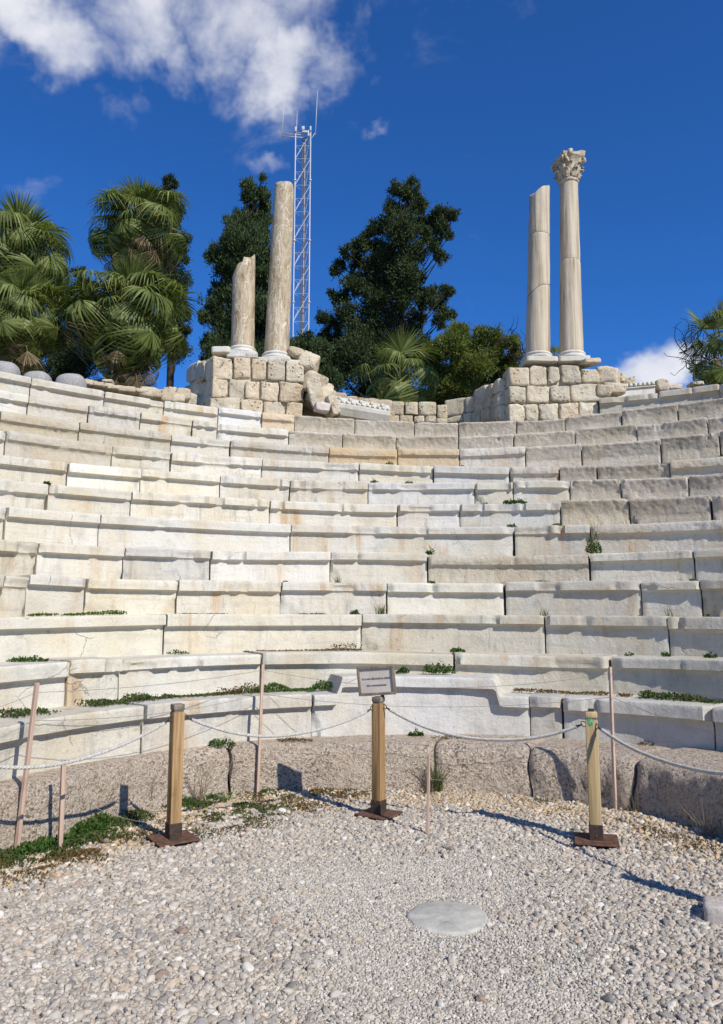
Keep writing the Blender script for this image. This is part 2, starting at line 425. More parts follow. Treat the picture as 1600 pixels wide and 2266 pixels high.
c = nt.rampcol(nt.noise(v, 18., 6, .7), [(.3, (.03, .022, .018)), (.6, (.07, .045, .033)), (.8, (.14, .075, .045))])
finish(nt, c, .6, nt.bump(nt.noise(v, 60., 5, .7), .3, .003)); M['shoe'] = m
m, nt = material('white_rope'); v, oi = objcoord(nt)
c = nt.mix(nt.ramp(nt.noise(v, 40., 4, .6), .35, .7), (.58, .545, .475), (.40, .365, .305))
finish(nt, c, .9, nt.bump(nt.noise(v, 260., 3, .6), .5, .003)); M['rope'] = m
m, nt = material('dull_wire'); finish(nt, (.30, .27, .24), .6, metallic=.2); M['wire'] = m
m, nt = material('dark_hook_steel'); finish(nt, (.08, .075, .07), .5, metallic=.7); M['hook'] = m
m, nt = material('galvanised_steel'); v, oi = objcoord(nt)
finish(nt, nt.mix(nt.noise(v, 3., 3, .5), (.42, .42, .42), (.56, .56, .56)), .5, metallic=.1); M['mast'] = m
m, nt = material('mast_cable'); finish(nt, (.10, .09, .09), .6); M['cable'] = m
m, nt = material('sign_paper'); v, oi = objcoord(nt)
finish(nt, nt.mix(nt.ramp(nt.noise(v, 7., 3, .5), .35, .65), (.62, .55, .465), (.54, .475, .395)), .5); M['paper'] = m
m, nt = material('faded_print'); finish(nt, (.13, .115, .10), .7); M['print'] = m
m, nt = material('green_sticker'); v, oi = objcoord(nt)
finish(nt, nt.mix(nt.ramp(nt.noise(v, 60., 3, .6), .45, .6), (.05, .28, .08), (.30, .42, .30)), .5); M['sticker'] = m

# foliage
def mk_leaf(name, stops, rough=.55, trans=.25, noise_scale=.8):
    m, nt = material(name)
    geo = nt.new('ShaderNodeNewGeometry'); tc = nt.new('ShaderNodeTexCoord')
    f = nt.math('ADD', nt.math('MULTIPLY', geo.outputs['Random Per Island'], .6), nt.math('MULTIPLY', nt.noise(tc.outputs['Object'], noise_scale, 3, .5), .5))
    c = nt.rampcol(f, stops)
    finish(nt, c, rough); nt.bsdf.inputs['Specular IOR Level'].default_value = .25 if rough < .53 else .08
    tr = nt.new('ShaderNodeBsdfTranslucent', {'Color': nt.mix(1.0, c, (1.25, 1.35, .7), 'MULTIPLY')})
    ms = nt.new('ShaderNodeMixShader', {0: trans, 1: nt.bsdf.outputs[0], 2: tr.outputs[0]})
    nt.l.new(ms.outputs[0], nt.out.inputs[0]); return m
M['cypress'] = mk_leaf('dark_conifer_leaf', [(.1, (.016, .028, .011)), (.5, (.040, .063, .023)), (.9, (.085, .115, .04))], trans=.12)
M['juniper'] = mk_leaf('blackish_conifer_leaf', [(.1, (.016, .026, .011)), (.5, (.038, .056, .022)), (.9, (.085, .108, .04))], trans=.12)
M['acacia'] = mk_leaf('yellow_green_leaf', [(.1, (.055, .08, .017)), (.5, (.12, .15, .034)), (.9, (.22, .23, .065))], trans=.4)
M['palm'] = mk_leaf('fan_palm_leaf', [(.1, (.048, .066, .015)), (.45, (.12, .150, .034)), (.7, (.225, .25, .066)), (.95, (.42, .40, .165))], rough=.5, trans=.34)
M['dead_palm'] = mk_leaf('dry_palm_leaf', [(.1, (.06, .04, .02)), (.5, (.15, .105, .055)), (.9, (.34, .26, .155))], trans=.12)
M['petiole'] = mk_leaf('petiole', [(.1, (.10, .12, .03)), (.9, (.22, .21, .08))], trans=.0)
M['weed'] = mk_leaf('weed_leaf', [(.1, (.022, .055, .010)), (.5, (.055, .115, .022)), (.9, (.12, .18, .045))], trans=.3, noise_scale=6)
M['mat'] = mk_leaf('creeping_leaf', [(.08, (.16, .055, .022)), (.28, (.045, .060, .018)), (.5, (.055, .085, .025)), (.8, (.085, .12, .035)), (.95, (.22, .085, .035))], trans=.2, noise_scale=9)
M['drymat'] = mk_leaf('brown_creeping_leaf', [(.1, (.07, .035, .016)), (.5, (.15, .085, .035)), (.9, (.16, .14, .05))], trans=.2, noise_scale=9)
M['grass'] = mk_leaf('grass_blade', [(.1, (.05, .085, .02)), (.5, (.11, .14, .045)), (.9, (.25, .24, .11))], trans=.25, noise_scale=9)
M['dry'] = mk_leaf('dry_stem', [(.1, (.12, .09, .05)), (.9, (.34, .27, .17))], trans=.0)
M['flower'] = mk_leaf('yellow_petal', [(.1, (.7, .52, .03)), (.9, (.85, .7, .06))], trans=.2)
m, nt = material('bark'); v, oi = objcoord(nt)
finish(nt, nt.rampcol(nt.noise(nt.scale3(v, (6, 6, 1.2)), 1, 6, .65), [(.3, (.02, .016, .012)), (.7, (.06, .048, .036))]), .9, nt.bump(nt.noise(nt.scale3(v, (9, 9, 2)), 1, 6, .7), 1., .05)); M['bark'] = m
m, nt = material('palm_trunk'); v, oi = objcoord(nt)
finish(nt, nt.rampcol(nt.noise(nt.scale3(v, (5, 5, 9)), 1, 5, .65), [(.3, (.05, .032, .02)), (.7, (.20, .13, .08))]), .9, nt.bump(nt.noise(nt.scale3(v, (5, 5, 12)), 1, 5, .7), 1., .08)); M['palm_trunk'] = m

# ground
m, nt = material('sandy_ground'); tcn = nt.new('ShaderNodeTexCoord'); v = tcn.outputs['Object']
c = nt.mix(nt.ramp(nt.noise(v, 1.4, 6, .6), .35, .65), (.60, .54, .44), (.52, .45, .35))
c = nt.mix(nt.math('MULTIPLY', nt.ramp(nt.noise(v, 6., 7, .7), .5, .7), .5), c, (.42, .34, .24))
gr = nt.vor(v, 95.0, 'F1', 1); gsc = nt.new('ShaderNodeSeparateColor', {0: gr}).outputs[0]
c = nt.mix(nt.ramp(gsc, .2, 1., .0, .35), c, (.62, .58, .52))
hh = nt.math('ADD', nt.math('MULTIPLY', nt.vor(v, 95.0), -.9), nt.noise(v, 30., 8, .7))
finish(nt, c, .95, nt.bump(hh, .9, .02)); M['sand'] = m
m, nt = material('dry_earth'); v, oi = objcoord(nt)
finish(nt, nt.mix(nt.ramp(nt.noise(v, 2., 8, .7), .35, .65), (.26, .21, .145), (.16, .125, .085)), .95, nt.bump(nt.noise(v, 8., 9, .7), .8, .08)); M['earth'] = m
m, nt = material('pebble'); v, oi = objcoord(nt)
at_ = nt.new('ShaderNodeAttribute', attribute_type='INSTANCER', attribute_name='tone').outputs['Color']
c = nt.mix(nt.math('MULTIPLY', nt.ramp(nt.noise(v, 1.6, 5, .65), .35, .7), .45), at_, nt.mix(1.0, at_, (.70, .66, .60), 'MULTIPLY'))
finish(nt, c, .75, nt.bump(nt.noise(v, 3.0, 5, .6), .25, .3)); M['pebble'] = m
m, nt = material('dusty_disc_stone'); v, oi = objcoord(nt)
c = nt.rampcol(nt.noise(v, 6., 8, .7), [(.3, (.30, .285, .245)), (.47, (.46, .435, .365)), (.62, (.58, .54, .45)), (.72, (.70, .65, .54))])
finish(nt, c, .85, nt.bump(nt.noise(v, 16., 8, .7), .5, .015)); M['disc'] = m
m, nt = material('pinkish_grey_stone'); v, oi = objcoord(nt)
c = nt.rampcol(nt.noise(v, 12., 8, .7), [(.3, (.42, .35, .29)), (.5, (.56, .485, .41)), (.75, (.68, .61, .52))])
finish(nt, c, .9, nt.bump(nt.noise(v, 30., 7, .7), .6, .015)); M['kerbstone'] = m

# ------------------------------------------------------------------ theatre plan (13 tiers on slightly drifting circles)
def RC(k): return (0.633 + 0.0605 * (k - 1), 4.5986 - 0.1048 * (k - 1), 3.3062 + 0.6001 * (k - 1))
def ZT(k): return 0.8295 + 0.3946 * (k - 1)
SETTLE = {  # how far each tier sags or rises along its length (measured at five places)
 1: (1.9, -3.5, -7.7, -1.7, 1.5), 2: (6.5, -1.3, -2.7, 5.5, 5.5), 3: (4.6, -4.5, -4.0, -.5, 3.3), 4: (2.3, -.4, -4.0, -3.6, 1.5),
 5: (4.3, -.2, -4.9, -.8, 2.0), 6: (4.3, -3.6, -6.5, -5.3, -.6), 7: (6.3, -4.5, -4.8, -5.9, 2.1), 8: (4.7, -3.8, -7.0, -5.9, 7.2),
 9: (1.6, -2.7, -6.5, 5.9, 12.6), 10: (2.7, -1.7, 1.4, -.1, -1.1), 11: (-.1, -3.1, 8.1, 4.7, -1.5), 12: (-4.4, -1.6, 5.9, 7.6, -4.9), 13: (0, 0, 0, 1., -4.0)}
def theta_at(k, px, z=None, dR=0.0):
    cx, cy, r = RC(k); r += dR; z = ZT(k) if z is None else z; w = 0.0; u = (px - 800) / F
    for _ in range(25):
        dy = math.cos(PITCH) + w * math.sin(PITCH)
        a = u * u + dy * dy; b = -2 * (u * cx + dy * cy); c = cx * cx + cy * cy - r * r
        s = (-b + math.sqrt(max(b * b - 4 * a * c, 0))) / (2 * a)
        w = (math.sin(PITCH) - (z - H) / s) / math.cos(PITCH)
    return math.atan2(u * s - cx, dy * s - cy)
_SET = {}
for k, rs in SETTLE.items():
    ths, dzs = [], []
    for px, e in zip((5, 400, 805, 1200, 1595), rs):
        t = theta_at(k, px); cx, cy, r = RC(k); d = cy + r * math.cos(t)
        ths.append(t); dzs.append(-e * d / F)
    _SET[k] = (ths, dzs)
def ztop(k, th): return ZT(k) + np.interp(th, *_SET[k])
def plan(k, th, off=0.0):
    cx, cy, r = RC(k); return cx + (r + off) * np.sin(th), cy + (r + off) * np.cos(th)
def tread(k, px, off=0.3):
    """a point on the tread of tier k seen at picture column px"""
    t = theta_at(k, px, None, off); z = float(ztop(k, t)); x, y = plan(k, t, off); return Vector((x, y, z))

# profile of a seat: (depth behind the front edge, height measured down from the top as a share of the tier height)
PROF_M = [(.066, 1.22), (.066, 1.0), (.067, .85), (.069, .68), (.071, .55), (.072, .46), (.071, .39), (.068, .335), (.055, .305), (.025, .285), (0, .275), (0, .24), (0, .17), (0, .10), (.001, .05), (.004, .02), (.010, .004), (.022, 0), (.09, 0), (.2, 0), (.4, .0), (.72, .0), (.75, .12)]
PROF_W = [(.058, 1.22), (.056, 1.0), (.058, .85), (.06, .68), (.060, .55), (.058, .46), (.055, .41), (.046, .37), (.026, .33), (.006, .30), (.002, .24), (0, .19), (.001, .14), (.004, .09), (.01, .05), (.018, .02), (.03, .005), (.05, 0), (.1, 0), (.2, 0), (.4, 0), (.72, 0), (.75, .12)]
PROF_G = [(.030, 1.22), (.034, 1.0), (.042, .85), (.054, .70), (.060, .58), (.056, .48), (.049, .41), (.041, .34), (.033, .28), (.025, .22), (.017, .17), (.010, .13), (.004, .10), (.001, .07), (.002, .045), (.008, .02), (.018, .006), (.035, 0), (.1, 0), (.2, 0), (.4, 0), (.72, 0), (.75, .12)]
TH = 0.3946
rng = np.random.default_rng(7)
def seat_block(name, k, t0, t1, style, mat, parent, seed, tint, rise=None, zshift=0.0):
    cx, cy, r = RC(k)
    g0, g1 = [(rng.uniform(.002, .007) if rng.random() > .2 else rng.uniform(.008, .016)) / r for _ in (0, 1)]; r = r + rng.normal(0, .009)
    if k == 13: g0 = g1 = .0004 / r
    L = r * (t1 - t0); ns = max(8, int(L / (.028 if style == 'm' else .02))); th = np.linspace(t0 + g0, t1 - g1, ns)
    prof = np.array({'m': PROF_M, 'w': PROF_W, 'g': PROF_G}[style]); off = np.tile(prof[:, 0], (ns, 1)); dn = np.tile(prof[:, 1] * TH, (ns, 1))
    dn = dn * np.where(prof[:, 1] < .5, rng.uniform(.86, 1.16), 1.0)[None, :]
    zt = ztop(k, th) + zshift + rng.normal(0, .006)
    zt = zt + np.linspace(-1, 1, ns) * rng.normal(0, .004)
    lift = rise(th) if rise is not None else np.zeros(ns)
    s = (th - th[0]) * r
    # broken lips
    chip = np.zeros(ns)
    nch = rng.poisson({'m': .9, 'w': 1.0, 'g': .5}[style] * L)
    pos = list(rng.uniform(0, L, nch))
    if rng.random() < .55: pos.append(0.0)
    if rng.random() < .55: pos.append(L)
    for p in pos:
        wdt = rng.uniform(.02, .09); dep = rng.uniform(.012, .05) * (.6 if style == 'w' else 1)
        x = (s - p) / wdt
        jag = vnoise(np.stack([s * 24, s * 0 + p * 9, s * 0], 1), seed)
        chip = np.maximum(chip, dep * np.clip(1.7 * (1 - np.abs(x) ** 1.4) + .7 * jag, 0, 1))
    if style == 'm' and rng.random() < .3:       # a long stretch of lip knocked off
        p = rng.uniform(0, L); x = (s - p) / rng.uniform(.12, .3); chip = np.maximum(chip, .045 * np.clip(2.2 * (1 - np.abs(x) ** 1.6) + .8 * vnoise(np.stack([s * 13, s * 0, s * 0 + 3.3], 1), seed), 0, 1))
    lipm = ((prof[:, 1] < .34) & (prof[:, 0] < .09)).astype(float) * np.where(prof[:, 1] < .12, .45 + .55 * rng.random(), 1.0)
    off = np.maximum(off, chip[:, None] * lipm[None, :] + (1 - lipm[None, :]) * 0)
    dn = dn + (chip[:, None] * lipm[None, :]) * (prof[:, 1] < .08)[None, :] * .35
    for e in (0, 1):                             # lower corners broken away
        if rng.random() < .22:
            dist = s if e == 0 else L - s; dw, zh = rng.uniform(.06, .2), rng.uniform(.25, .6) * TH
            up = np.clip(TH - dn, 0, None); q = dist[:, None] / dw + up / zh + .25 * vnoise(np.stack([dist[:, None] * 18 + up * 0, up * 18 + dist[:, None] * 0, up * 0 + seed], 2), seed)
            off = off + .035 * (q < 1) * (prof[:, 0] < .09)[None, :]
    pt = np.stack([cx + (r + off) * np.sin(th)[:, None], cy + (r + off) * np.cos(th)[:, None], zt[:, None] - dn + lift[:, None] * np.clip((1.0 - prof[:, 1]) / .6, 0, 1)[None, :]], 2)
    amp = {'m': .0045, 'w': .009, 'g': .013}[style]
    face = ((prof[:, 0] < .08)).astype(float)[None, :]
    n1 = fbm(pt * 5.5 + seed, 4, seed) * amp * (1.3 if style == 'm' else .7) + fbm(pt * 26 + seed, 3, seed + 5) * amp * 1.0
    if style == 'm': n1 = n1 + fbm(pt * 2.0 + seed, 2, seed + 3) * .006
    if style == 'g': n1 = n1 + fbm(pt * np.array([3.5, 3.5, 5.]) + seed, 2, seed + 3) * .012
    rr = n1 * face + .006 * (1 - face) * fbm(pt * 9, 2, seed)
    pt[..., 0] += rr * np.sin(th)[:, None]; pt[..., 1] += rr * np.cos(th)[:, None]
    topm = (prof[:, 1] < .03)[None, :]
    pt[..., 2] += topm * (fbm(pt * 7, 3, seed + 9) * ({'m': .003, 'w': .008, 'g': .012}[style]))
    # worn corners at the two ends
    for e, sgn in ((0, 1), (ns - 1, -1)):
        pt[e, :, 0] += (.006 + .006 * rng.random()) * np.sin(th[e]) * face[0]; pt[e, :, 1] += .009 * np.cos(th[e]) * face[0]
        pt[e, :, 2] -= topm[0] * .006
        jag = fbm(np.stack([prof[:, 1] * 14, prof[:, 0] * 3, prof[:, 0] * 0 + seed * 1.7 + e], 1), 2, seed + e) * .006
        pt[e, :, 0] += sgn * (jag * .5 + .003) * np.cos(th[e]); pt[e, :, 1] -= sgn * (jag * .5 + .003) * np.sin(th[e])
    npf = len(prof); V = pt.reshape(-1, 3)
    Fc = grid_faces(ns, npf)[:, ::-1].tolist()
    Fc.append(list(range(npf))); Fc.append(list(range((ns - 1) * npf, ns * npf))[::-1])
    o = mesh_obj(name, V, Fc, mat, parent); sharp(o, 42); o.color = (*tint, 1)
    return o

TIERS = {1: ([327, 695, 1170, 1240, 1570], 'mmSmmm'), 2: ([162, 273, 582, 1006, 1348], 'mmmmmm'), 3: ([370, 801.6, 1204, 1474], 'mmmmm'),
 4: ([14, 69, 198, 398, 625, 858, 1116, 1416, 1547], 'mmmmmmmmmm'), 5: ([90.6, 279, 469, 734, 946.5, 1302, 1532], 'mmmmmwmm'),
 6: ([18, 224, 645, 1137, 1306], 'mmmmmw'), 7: ([111.6, 293.5, 599, 881, 1018, 1240, 1392, 1571], 'mmmmmmggg'),
 8: ([153.6, 314, 489, 643.6, 816, 1051, 1135.5, 1260, 1373, 1522], 'mmmmmmmmggg'), 9: ([17, 251, 381, 581, 796, 960, 1127, 1236, 1319, 1480], 'mwmmmmmwggw'),
 10: ([3, 178, 381, 511.6, 729, 880, 1017, 1163, 1286, 1460, 1591], 'wwwmwoowgggg'), 11: ([65, 199, 313, 427.6, 483, 641, 759, 877, 1014, 1137, 1272, 1408, 1565], 'mwwmmmgggggggg'),
 12: ([71, 234, 365, 485, 581, 653, 786, 917, 1015, 1142, 1250, 1375, 1499], 'mmmmmoggggggggg'), 13: ([1459, 1592], 'mmm')}
ORD = ['', 'lowest white marble seat tier, stepped up behind the notice, just above the pink granite', 'second marble seat tier above the pink granite, weeds growing along its foot',
 'third marble seat tier from the bottom, long blocks, level with the eye', 'fourth marble seat tier from the bottom, with a patched lip and a dark crack', 'fifth marble seat tier from the bottom, with a small square repair in one block',
 'sixth marble seat tier from the bottom, its gap filled by a bushy plant', 'seventh marble seat tier from the bottom, white blocks giving way to grey ones', 'eighth seat tier from the bottom, three rough grey blocks at one end',
 'ninth seat tier from the bottom, fifth counted from the top, lips broken', 'tenth seat tier from the bottom with two orange faced blocks in the middle', 'second seat tier below the stone piers, cream blocks then worn grey ones',
 'topmost full seat tier, right under the two stone piers', 'short uppermost marble tier beside the pier with the carved capital column']
seed = 100
for k, (joints, sty) in TIERS.items():
    ths = [theta_at(k, x) for x in joints]
    cx, cy, r = RC(k)
    left = theta_at(k, 0 if k != 13 else 1326) ; right = theta_at(k, 1600)
    step = 1.05 / r
    if k == 13: ths = [left] + ths + [right + 1.4 / r]
    else: ths = [min(left, ths[0]) - step] + ths + [max(right, ths[-1]) + step]
    ths = sorted(ths)
    x0, y0 = plan(k, 0.5 * (ths[0] + ths[-1]))
    row = empty('seat_tier', (x0, y0, ZT(k) - TH), ORD[k], 'seating', 'curved stone seat tiers of the theatre')
    for i in range(len(ths) - 1):
        st = sty[min(i, len(sty) - 1)]; seed += 1
        mid = .5 * (ths[i] + ths[i + 1]); side = (mid - left) / max(right - left, .01)
        j = rng.normal(-.02, .055); warm = max(0, .035 - .06 * side) + rng.normal(0, .03)
        tint = [1.0 + j + warm * .25, 1.0 + j, 1.0 + j - warm]
        if side > .6 and st == 'm': tint = [t * f for t, f in zip(tint, (.95, .955, .96))]
        if k == 13: tint = [.80, .78, .74]
        mat = {'m': M['marble'], 'S': M['white_marble'], 'w': M['marble_rough'], 'g': M['grey_stone'], 'o': M['marble_rough']}[st]
        if st == 'm' and rng.random() < .25: mat = M['white_marble']
        rise = None
        if st == 'S':
            ta, tb = theta_at(1, 752), theta_at(1, 1101)
            rise = lambda th, ta=ta, tb=tb: .168 * (1 / (1 + np.exp(-np.clip((th - ta) / .0022, -60, 60)))) * (1 / (1 + np.exp(np.clip((th - tb) / .0022, -60, 60))))
        nm = {'m': 'marble_block', 'S': 'stepped_marble_block', 'w': 'weathered_marble_block', 'g': 'grey_stone_block', 'o': 'ochre_stone_block'}[st]
        prof = {'S': 'm', 'o': 'w'}.get(st, st)
        if st == 'o': mat = M['orange_stone']
        b = seat_block(nm, k, ths[i], ths[i + 1], prof, mat, row, seed, tint, rise, zshift=rng.normal(0, .004) + (rng.normal(0, .01) if st in 'gw' else 0))
        if st == 'S': b['label'] = 'tall marble block stepped up in the middle'
        if st == 'o': b['label'] = 'orange faced block'

# ------------------------------------------------------------------ ground and earth bank
nr, na = 150, 180
rr_ = np.concatenate([np.linspace(0.05, 7, 110), np.geomspace(7.2, 1500, 40)]); aa = np.linspace(0, 2 * np.pi, na, endpoint=False)
G = np.array([[(0.2 + q * math.cos(a), 4.5 + q * math.sin(a), 0) for q in rr_] for a in aa])
G[..., 2] = fbm(G * 1.3, 3, 3) * .02 + fbm(G * 6, 2, 4) * .008
G[:, 120:, 2] = -.02
V = G.reshape(-1, 3); k0 = len(V); V = np.vstack([V, [(0.2, 4.5, 0)]])
Fc = grid_faces(na, nr, True)[:, ::-1].tolist() + [[k0, i * nr, ((i + 1) % na) * nr] for i in range(na)]
ground = mesh_obj('ground', V, Fc, M['sand'], origin=(0, 0, 0)); ground['kind'] = 'structure'; ground['label'] = 'pale sandy ground of the orchestra floor'

tha = np.linspace(-2.0, 2.0, 161); prof = []
for k in range(1, 13):
    prof.append((k, .16, -.2 if k == 1 else ZT(k - 1) - .07)); prof.append((k, .16, ZT(k) - .07))
prof += [(13, .1, ZT(12) - .07), (13, 1.0, ZT(12) - .02), (13, 3, ZT(12) + .05), (13, 8, 5.1), (13, 30, 5.0), (13, 200, 5.0), (13, 1500, 5.0)]
Vb = np.zeros((len(tha), len(prof), 3))
for j, (k, off, z) in enumerate(prof):
    cx, cy, r = RC(k); Vb[:, j, 0] = cx + (r + off) * np.sin(tha); Vb[:, j, 1] = cy + (r + off) * np.cos(tha); Vb[:, j, 2] = z
Vb[:, 26:30, 2] += fbm(Vb[:, 26:30] * .6, 3, 8) * .12
bank = mesh_obj('hillside', Vb.reshape(-1, 3), grid_faces(len(tha), len(prof))[:, ::-1], M['earth'], origin=(0, 0, 0), smooth=False); bank['kind'] = 'structure'; bank['label'] = 'earth bank under and behind the seats'

ta_ = np.linspace(theta_at(13, 1300), theta_at(13, 1600) + .35, 40); mp = [(.55, 4.9), (.55, ZT(13) - .10), (1.2, ZT(13) - .06), (2.6, ZT(13) - .3), (4.5, 4.9)]
Vm = np.zeros((40, len(mp), 3)); cx, cy, r = RC(13)
for j, (off, z) in enumerate(mp): Vm[:, j, 0] = cx + (r + off) * np.sin(ta_); Vm[:, j, 1] = cy + (r + off) * np.cos(ta_); Vm[:, j, 2] = z
Vm[:, 1:4, 2] += fbm(Vm[:, 1:4] * 1.5, 3, 18) * .05
mound = mesh_obj('earth_mound', Vm.reshape(-1, 3), grid_faces(40, len(mp))[:, ::-1].tolist() + [list(range(len(mp)))], M['earth'], smooth=False); mound['kind'] = 'structure'; mound['label'] = 'earth heaped behind the short uppermost tier'

# ------------------------------------------------------------------ pink granite kerb
gb = [(0, 1892), (105, 1870), (249, 1816), (505, 1757), (610, 1751), (820, 1748), (957, 1750), (1186, 1762), (1337, 1786), (1463, 1812), (1600, 1857)]
gp = [(-2.65, 3.3), (-2.72, 4.1), (-2.66, 4.8)] + [tuple(on_z(x, y)[:2]) for x, y in gb] + [(2.78, 5.1), (2.85, 4.3), (2.8, 3.4)]
GC = (0.1, 4.8)
gang = np.array([math.atan2(x - GC[0], y - GC[1]) for x, y in gp]); grad = np.array([math.hypot(x - GC[0], y - GC[1]) for x, y in gp])
fa = np.linspace(gang[0], gang[-1], 400); fr = np.interp(fa, gang, grad); ker = np.ones(27) / 27
fr = np.convolve(np.pad(fr, 13, 'edge'), ker, 'valid')
def row1_dist(ph):
    cx, cy, r = RC(1); ox, oy = GC[0] - cx, GC[1] - cy; dx, dy = math.sin(ph), math.cos(ph)
    b = ox * dx + oy * dy; return -b + math.sqrt(max(b * b - (ox * ox + oy * oy - r * r), 0))
GPROF = [(0.0, -.12), (0.0, -.03), (.0, .04), (.003, .10), (.008, .16), (.014, .22), (.022, .28), (.032, .325), (.05, .362), (.078, .392), (.115, .410), (.18, .420), (.28, .426), (.40, .43), (.55, .43)]
gran = empty('granite_kerb', (GC[0], 7.4, 0), 'curved kerb of rough pinkish granite blocks at the foot of the seats', 'stone kerb')
def gphi(px, py): p = on_z(px, py); return math.atan2(p.x - GC[0], p.y - GC[1])
gj = [gang[0], gang[1] + .05, gphi(-60, 1905), gphi(395, 1780), gphi(508, 1757), gphi(962, 1750), gphi(1178, 1761), gphi(1400, 1798), gang[-2], gang[-1]]
slant = [0, 0, 0, .02, .0, .0, -.018, .0, 0, 0]
for i in range(len(gj) - 1):
    L = 2.9 * (gj[i + 1] - gj[i]); ns = max(10, int(L / .03)); tt = np.linspace(0, 1, ns); P = np.array(GPROF); npf = len(P)
    pts = np.zeros((ns, npf, 3)); sd = 500 + i
    dz = rng.normal(0, .012); doff = (0, 0, .0, .02, -.03, .005, -.01, .01, 0, 0)[i]
    for a in range(ns):
        for b in range(npf):
            zf = min(max(P[b, 1] / .42, 0), 1)
            wob_ = .004 * math.sin(zf * 7 + i * 2.3); p0 = gj[i] + slant[i] * zf + wob_ + .0034; p1 = gj[i + 1] + slant[i + 1] * zf + .004 * math.sin(zf * 7 + (i + 1) * 2.3) - .0034
            ph = p0 + (p1 - p0) * tt[a]; f0 = np.interp(ph, fa, fr) + doff; bk = row1_dist(ph) + .1
            sc = max(bk - f0, .12) / .55 if bk - f0 < .55 else 1.0
            o_ = P[b, 0] * sc if bk - f0 < .55 else (P[b, 0] if b < npf - 2 else (P[b, 0] - .3) / .25 * (bk - f0 - .3) + .3)
            edge = min(tt[a], 1 - tt[a]) * L
            rnd = .034 * math.exp(-edge / .03) * (.35 + .65 * zf)
            q = f0 + o_ + rnd
            pts[a, b] = (GC[0] + q * math.sin(ph), GC[1] + q * math.cos(ph), P[b, 1] + dz * zf - rnd * .9 * zf)
    n1 = fbm(pts * 3.2 + sd, 3, sd) * .028 + fbm(pts * 12, 3, sd + 2) * .022 + fbm(pts * 38, 2, sd + 4) * .009
    c2 = np.stack([pts[..., 0] - GC[0], pts[..., 1] - GC[1], pts[..., 2] * 0], 2); c2 /= np.linalg.norm(c2, axis=2)[..., None]
    pts += c2 * n1[..., None]; pts[..., 2] += (fbm(pts * 6, 3, sd + 7) * .012) * (P[:, 1] > .3)
    Fc = grid_faces(ns, npf)[:, ::-1].tolist(); Fc.append(list(range(npf))); Fc.append(list(range((ns - 1) * npf, ns * npf))[::-1])
    o = mesh_obj('granite_block', pts.reshape(-1, 3), Fc, M['granite'], gran); sharp(o, 60)
    j = rng.normal(1.0, .05); o.color = (j, j, j, 1)

# ------------------------------------------------------------------ masonry of the piers
def line_pt(px, py, A, B):
    d = ray(px, py); ax, ay = A; bx, by = B[0] - ax, B[1] - ay
    s = (ax * by - ay * bx) / (d.x * by - d.y * bx)
    return Vector((d.x * s, d.y * s, H + d.z * s))
def masonry(parent, A, B, stones, depth, sd, name='stone_block', m=18.0, amp=.05, mat='limestone'):
    e = Vector((B[0] - A[0], B[1] - A[1], 0)).normalized(); nb = Vector((-e.y, e.x, 0)); rz = math.atan2(e.y, e.x)
    if nb.y < 0: nb = -nb
    for i, (x0, x1, y0, y1) in enumerate(stones):
        c = line_pt((x0 + x1) / 2, (y0 + y1) / 2, A, B); l = line_pt(x0, (y0 + y1) / 2, A, B); r_ = line_pt(x1, (y0 + y1) / 2, A, B)
        zt = line_pt((x0 + x1) / 2, y0, A, B).z; zb = line_pt((x0 + x1) / 2, y1, A, B).z
        w, h = (r_ - l).length, zt - zb
        dd = depth * rng.uniform(.9, 1.1); push = rng.uniform(-.02, .02)
        t = rng.normal(1.0, .07); wm = rng.uniform(-.03, .07)
        rock(name, Vector((c.x, c.y, (zt + zb) / 2)) + nb * (dd / 2 + push), (w * 1.0 - .006, dd, h - .004), M[mat], parent, seed=sd + i, m=m * rng.uniform(.6, 1.5), amp=amp * rng.uniform(.6, 1.7), n=12, chops=int(rng.integers(1, 4)), freq=rng.uniform(2.2, 4.5), rotz=rz + rng.normal(0, .015), color=(t + wm, t, t - wm, 1))
def core_box(name, parent, A, B, back, z0, z1, mat='earth', front=.085):
    e = Vector((B[0] - A[0], B[1] - A[1], 0)); L = e.length; e.normalize(); nb = Vector((-e.y, e.x, 0))
    if nb.y < 0: nb = -nb
    c = Vector((A[0], A[1], 0)) + e * L / 2 + nb * (back / 2 + front)
    return rock(name, (c.x, c.y, (z0 + z1) / 2), (L * .96, back, z1 - z0), M[mat], parent, seed=77, m=12, amp=.03, n=12, rotz=math.atan2(e.y, e.x))

pA, pB = at(464, 860, 13.28), at(674, 860, 13.50); PA, PB = (pA.x, pA.y), (pB.x, pB.y)
zt12 = ZT(12)
pier = empty('stone_pier', ((PA[0] + PB[0]) / 2, PA[1] + .5, zt12), 'stacked limestone pier carrying the two brown banded columns', 'stone pier')
masonry(pier, PA, PB, [(470, 513, 792, 838), (516, 554, 790, 838), (556, 590, 792, 839), (592, 631, 793, 841), (633, 673, 795, 845),
    (469, 504, 838, 880), (506, 541, 839, 884), (543, 575, 842, 884), (576, 616, 845, 886), (618, 672, 845, 888),
    (464, 531, 880, 930), (533, 582, 884, 934), (584, 630, 887, 938), (632, 670, 888, 940)], .42, 900)
wA, wB = at(409, 860, 14.5), at(466, 860, 13.36)
masonry(pier, (wA.x, wA.y), (wB.x, wB.y), [(411, 434, 806, 845), (435, 452, 799, 842), (453, 469, 793, 838), (416, 440, 843, 885), (441, 467, 840, 882), (405, 433, 884, 906), (434, 466, 880, 910), (396, 414, 858, 890)], .4, 930)
core_box('rubble_core', pier, PA, PB, 1.15, zt12 - .2, at(570, 797, 13.4).z, 'limestone')
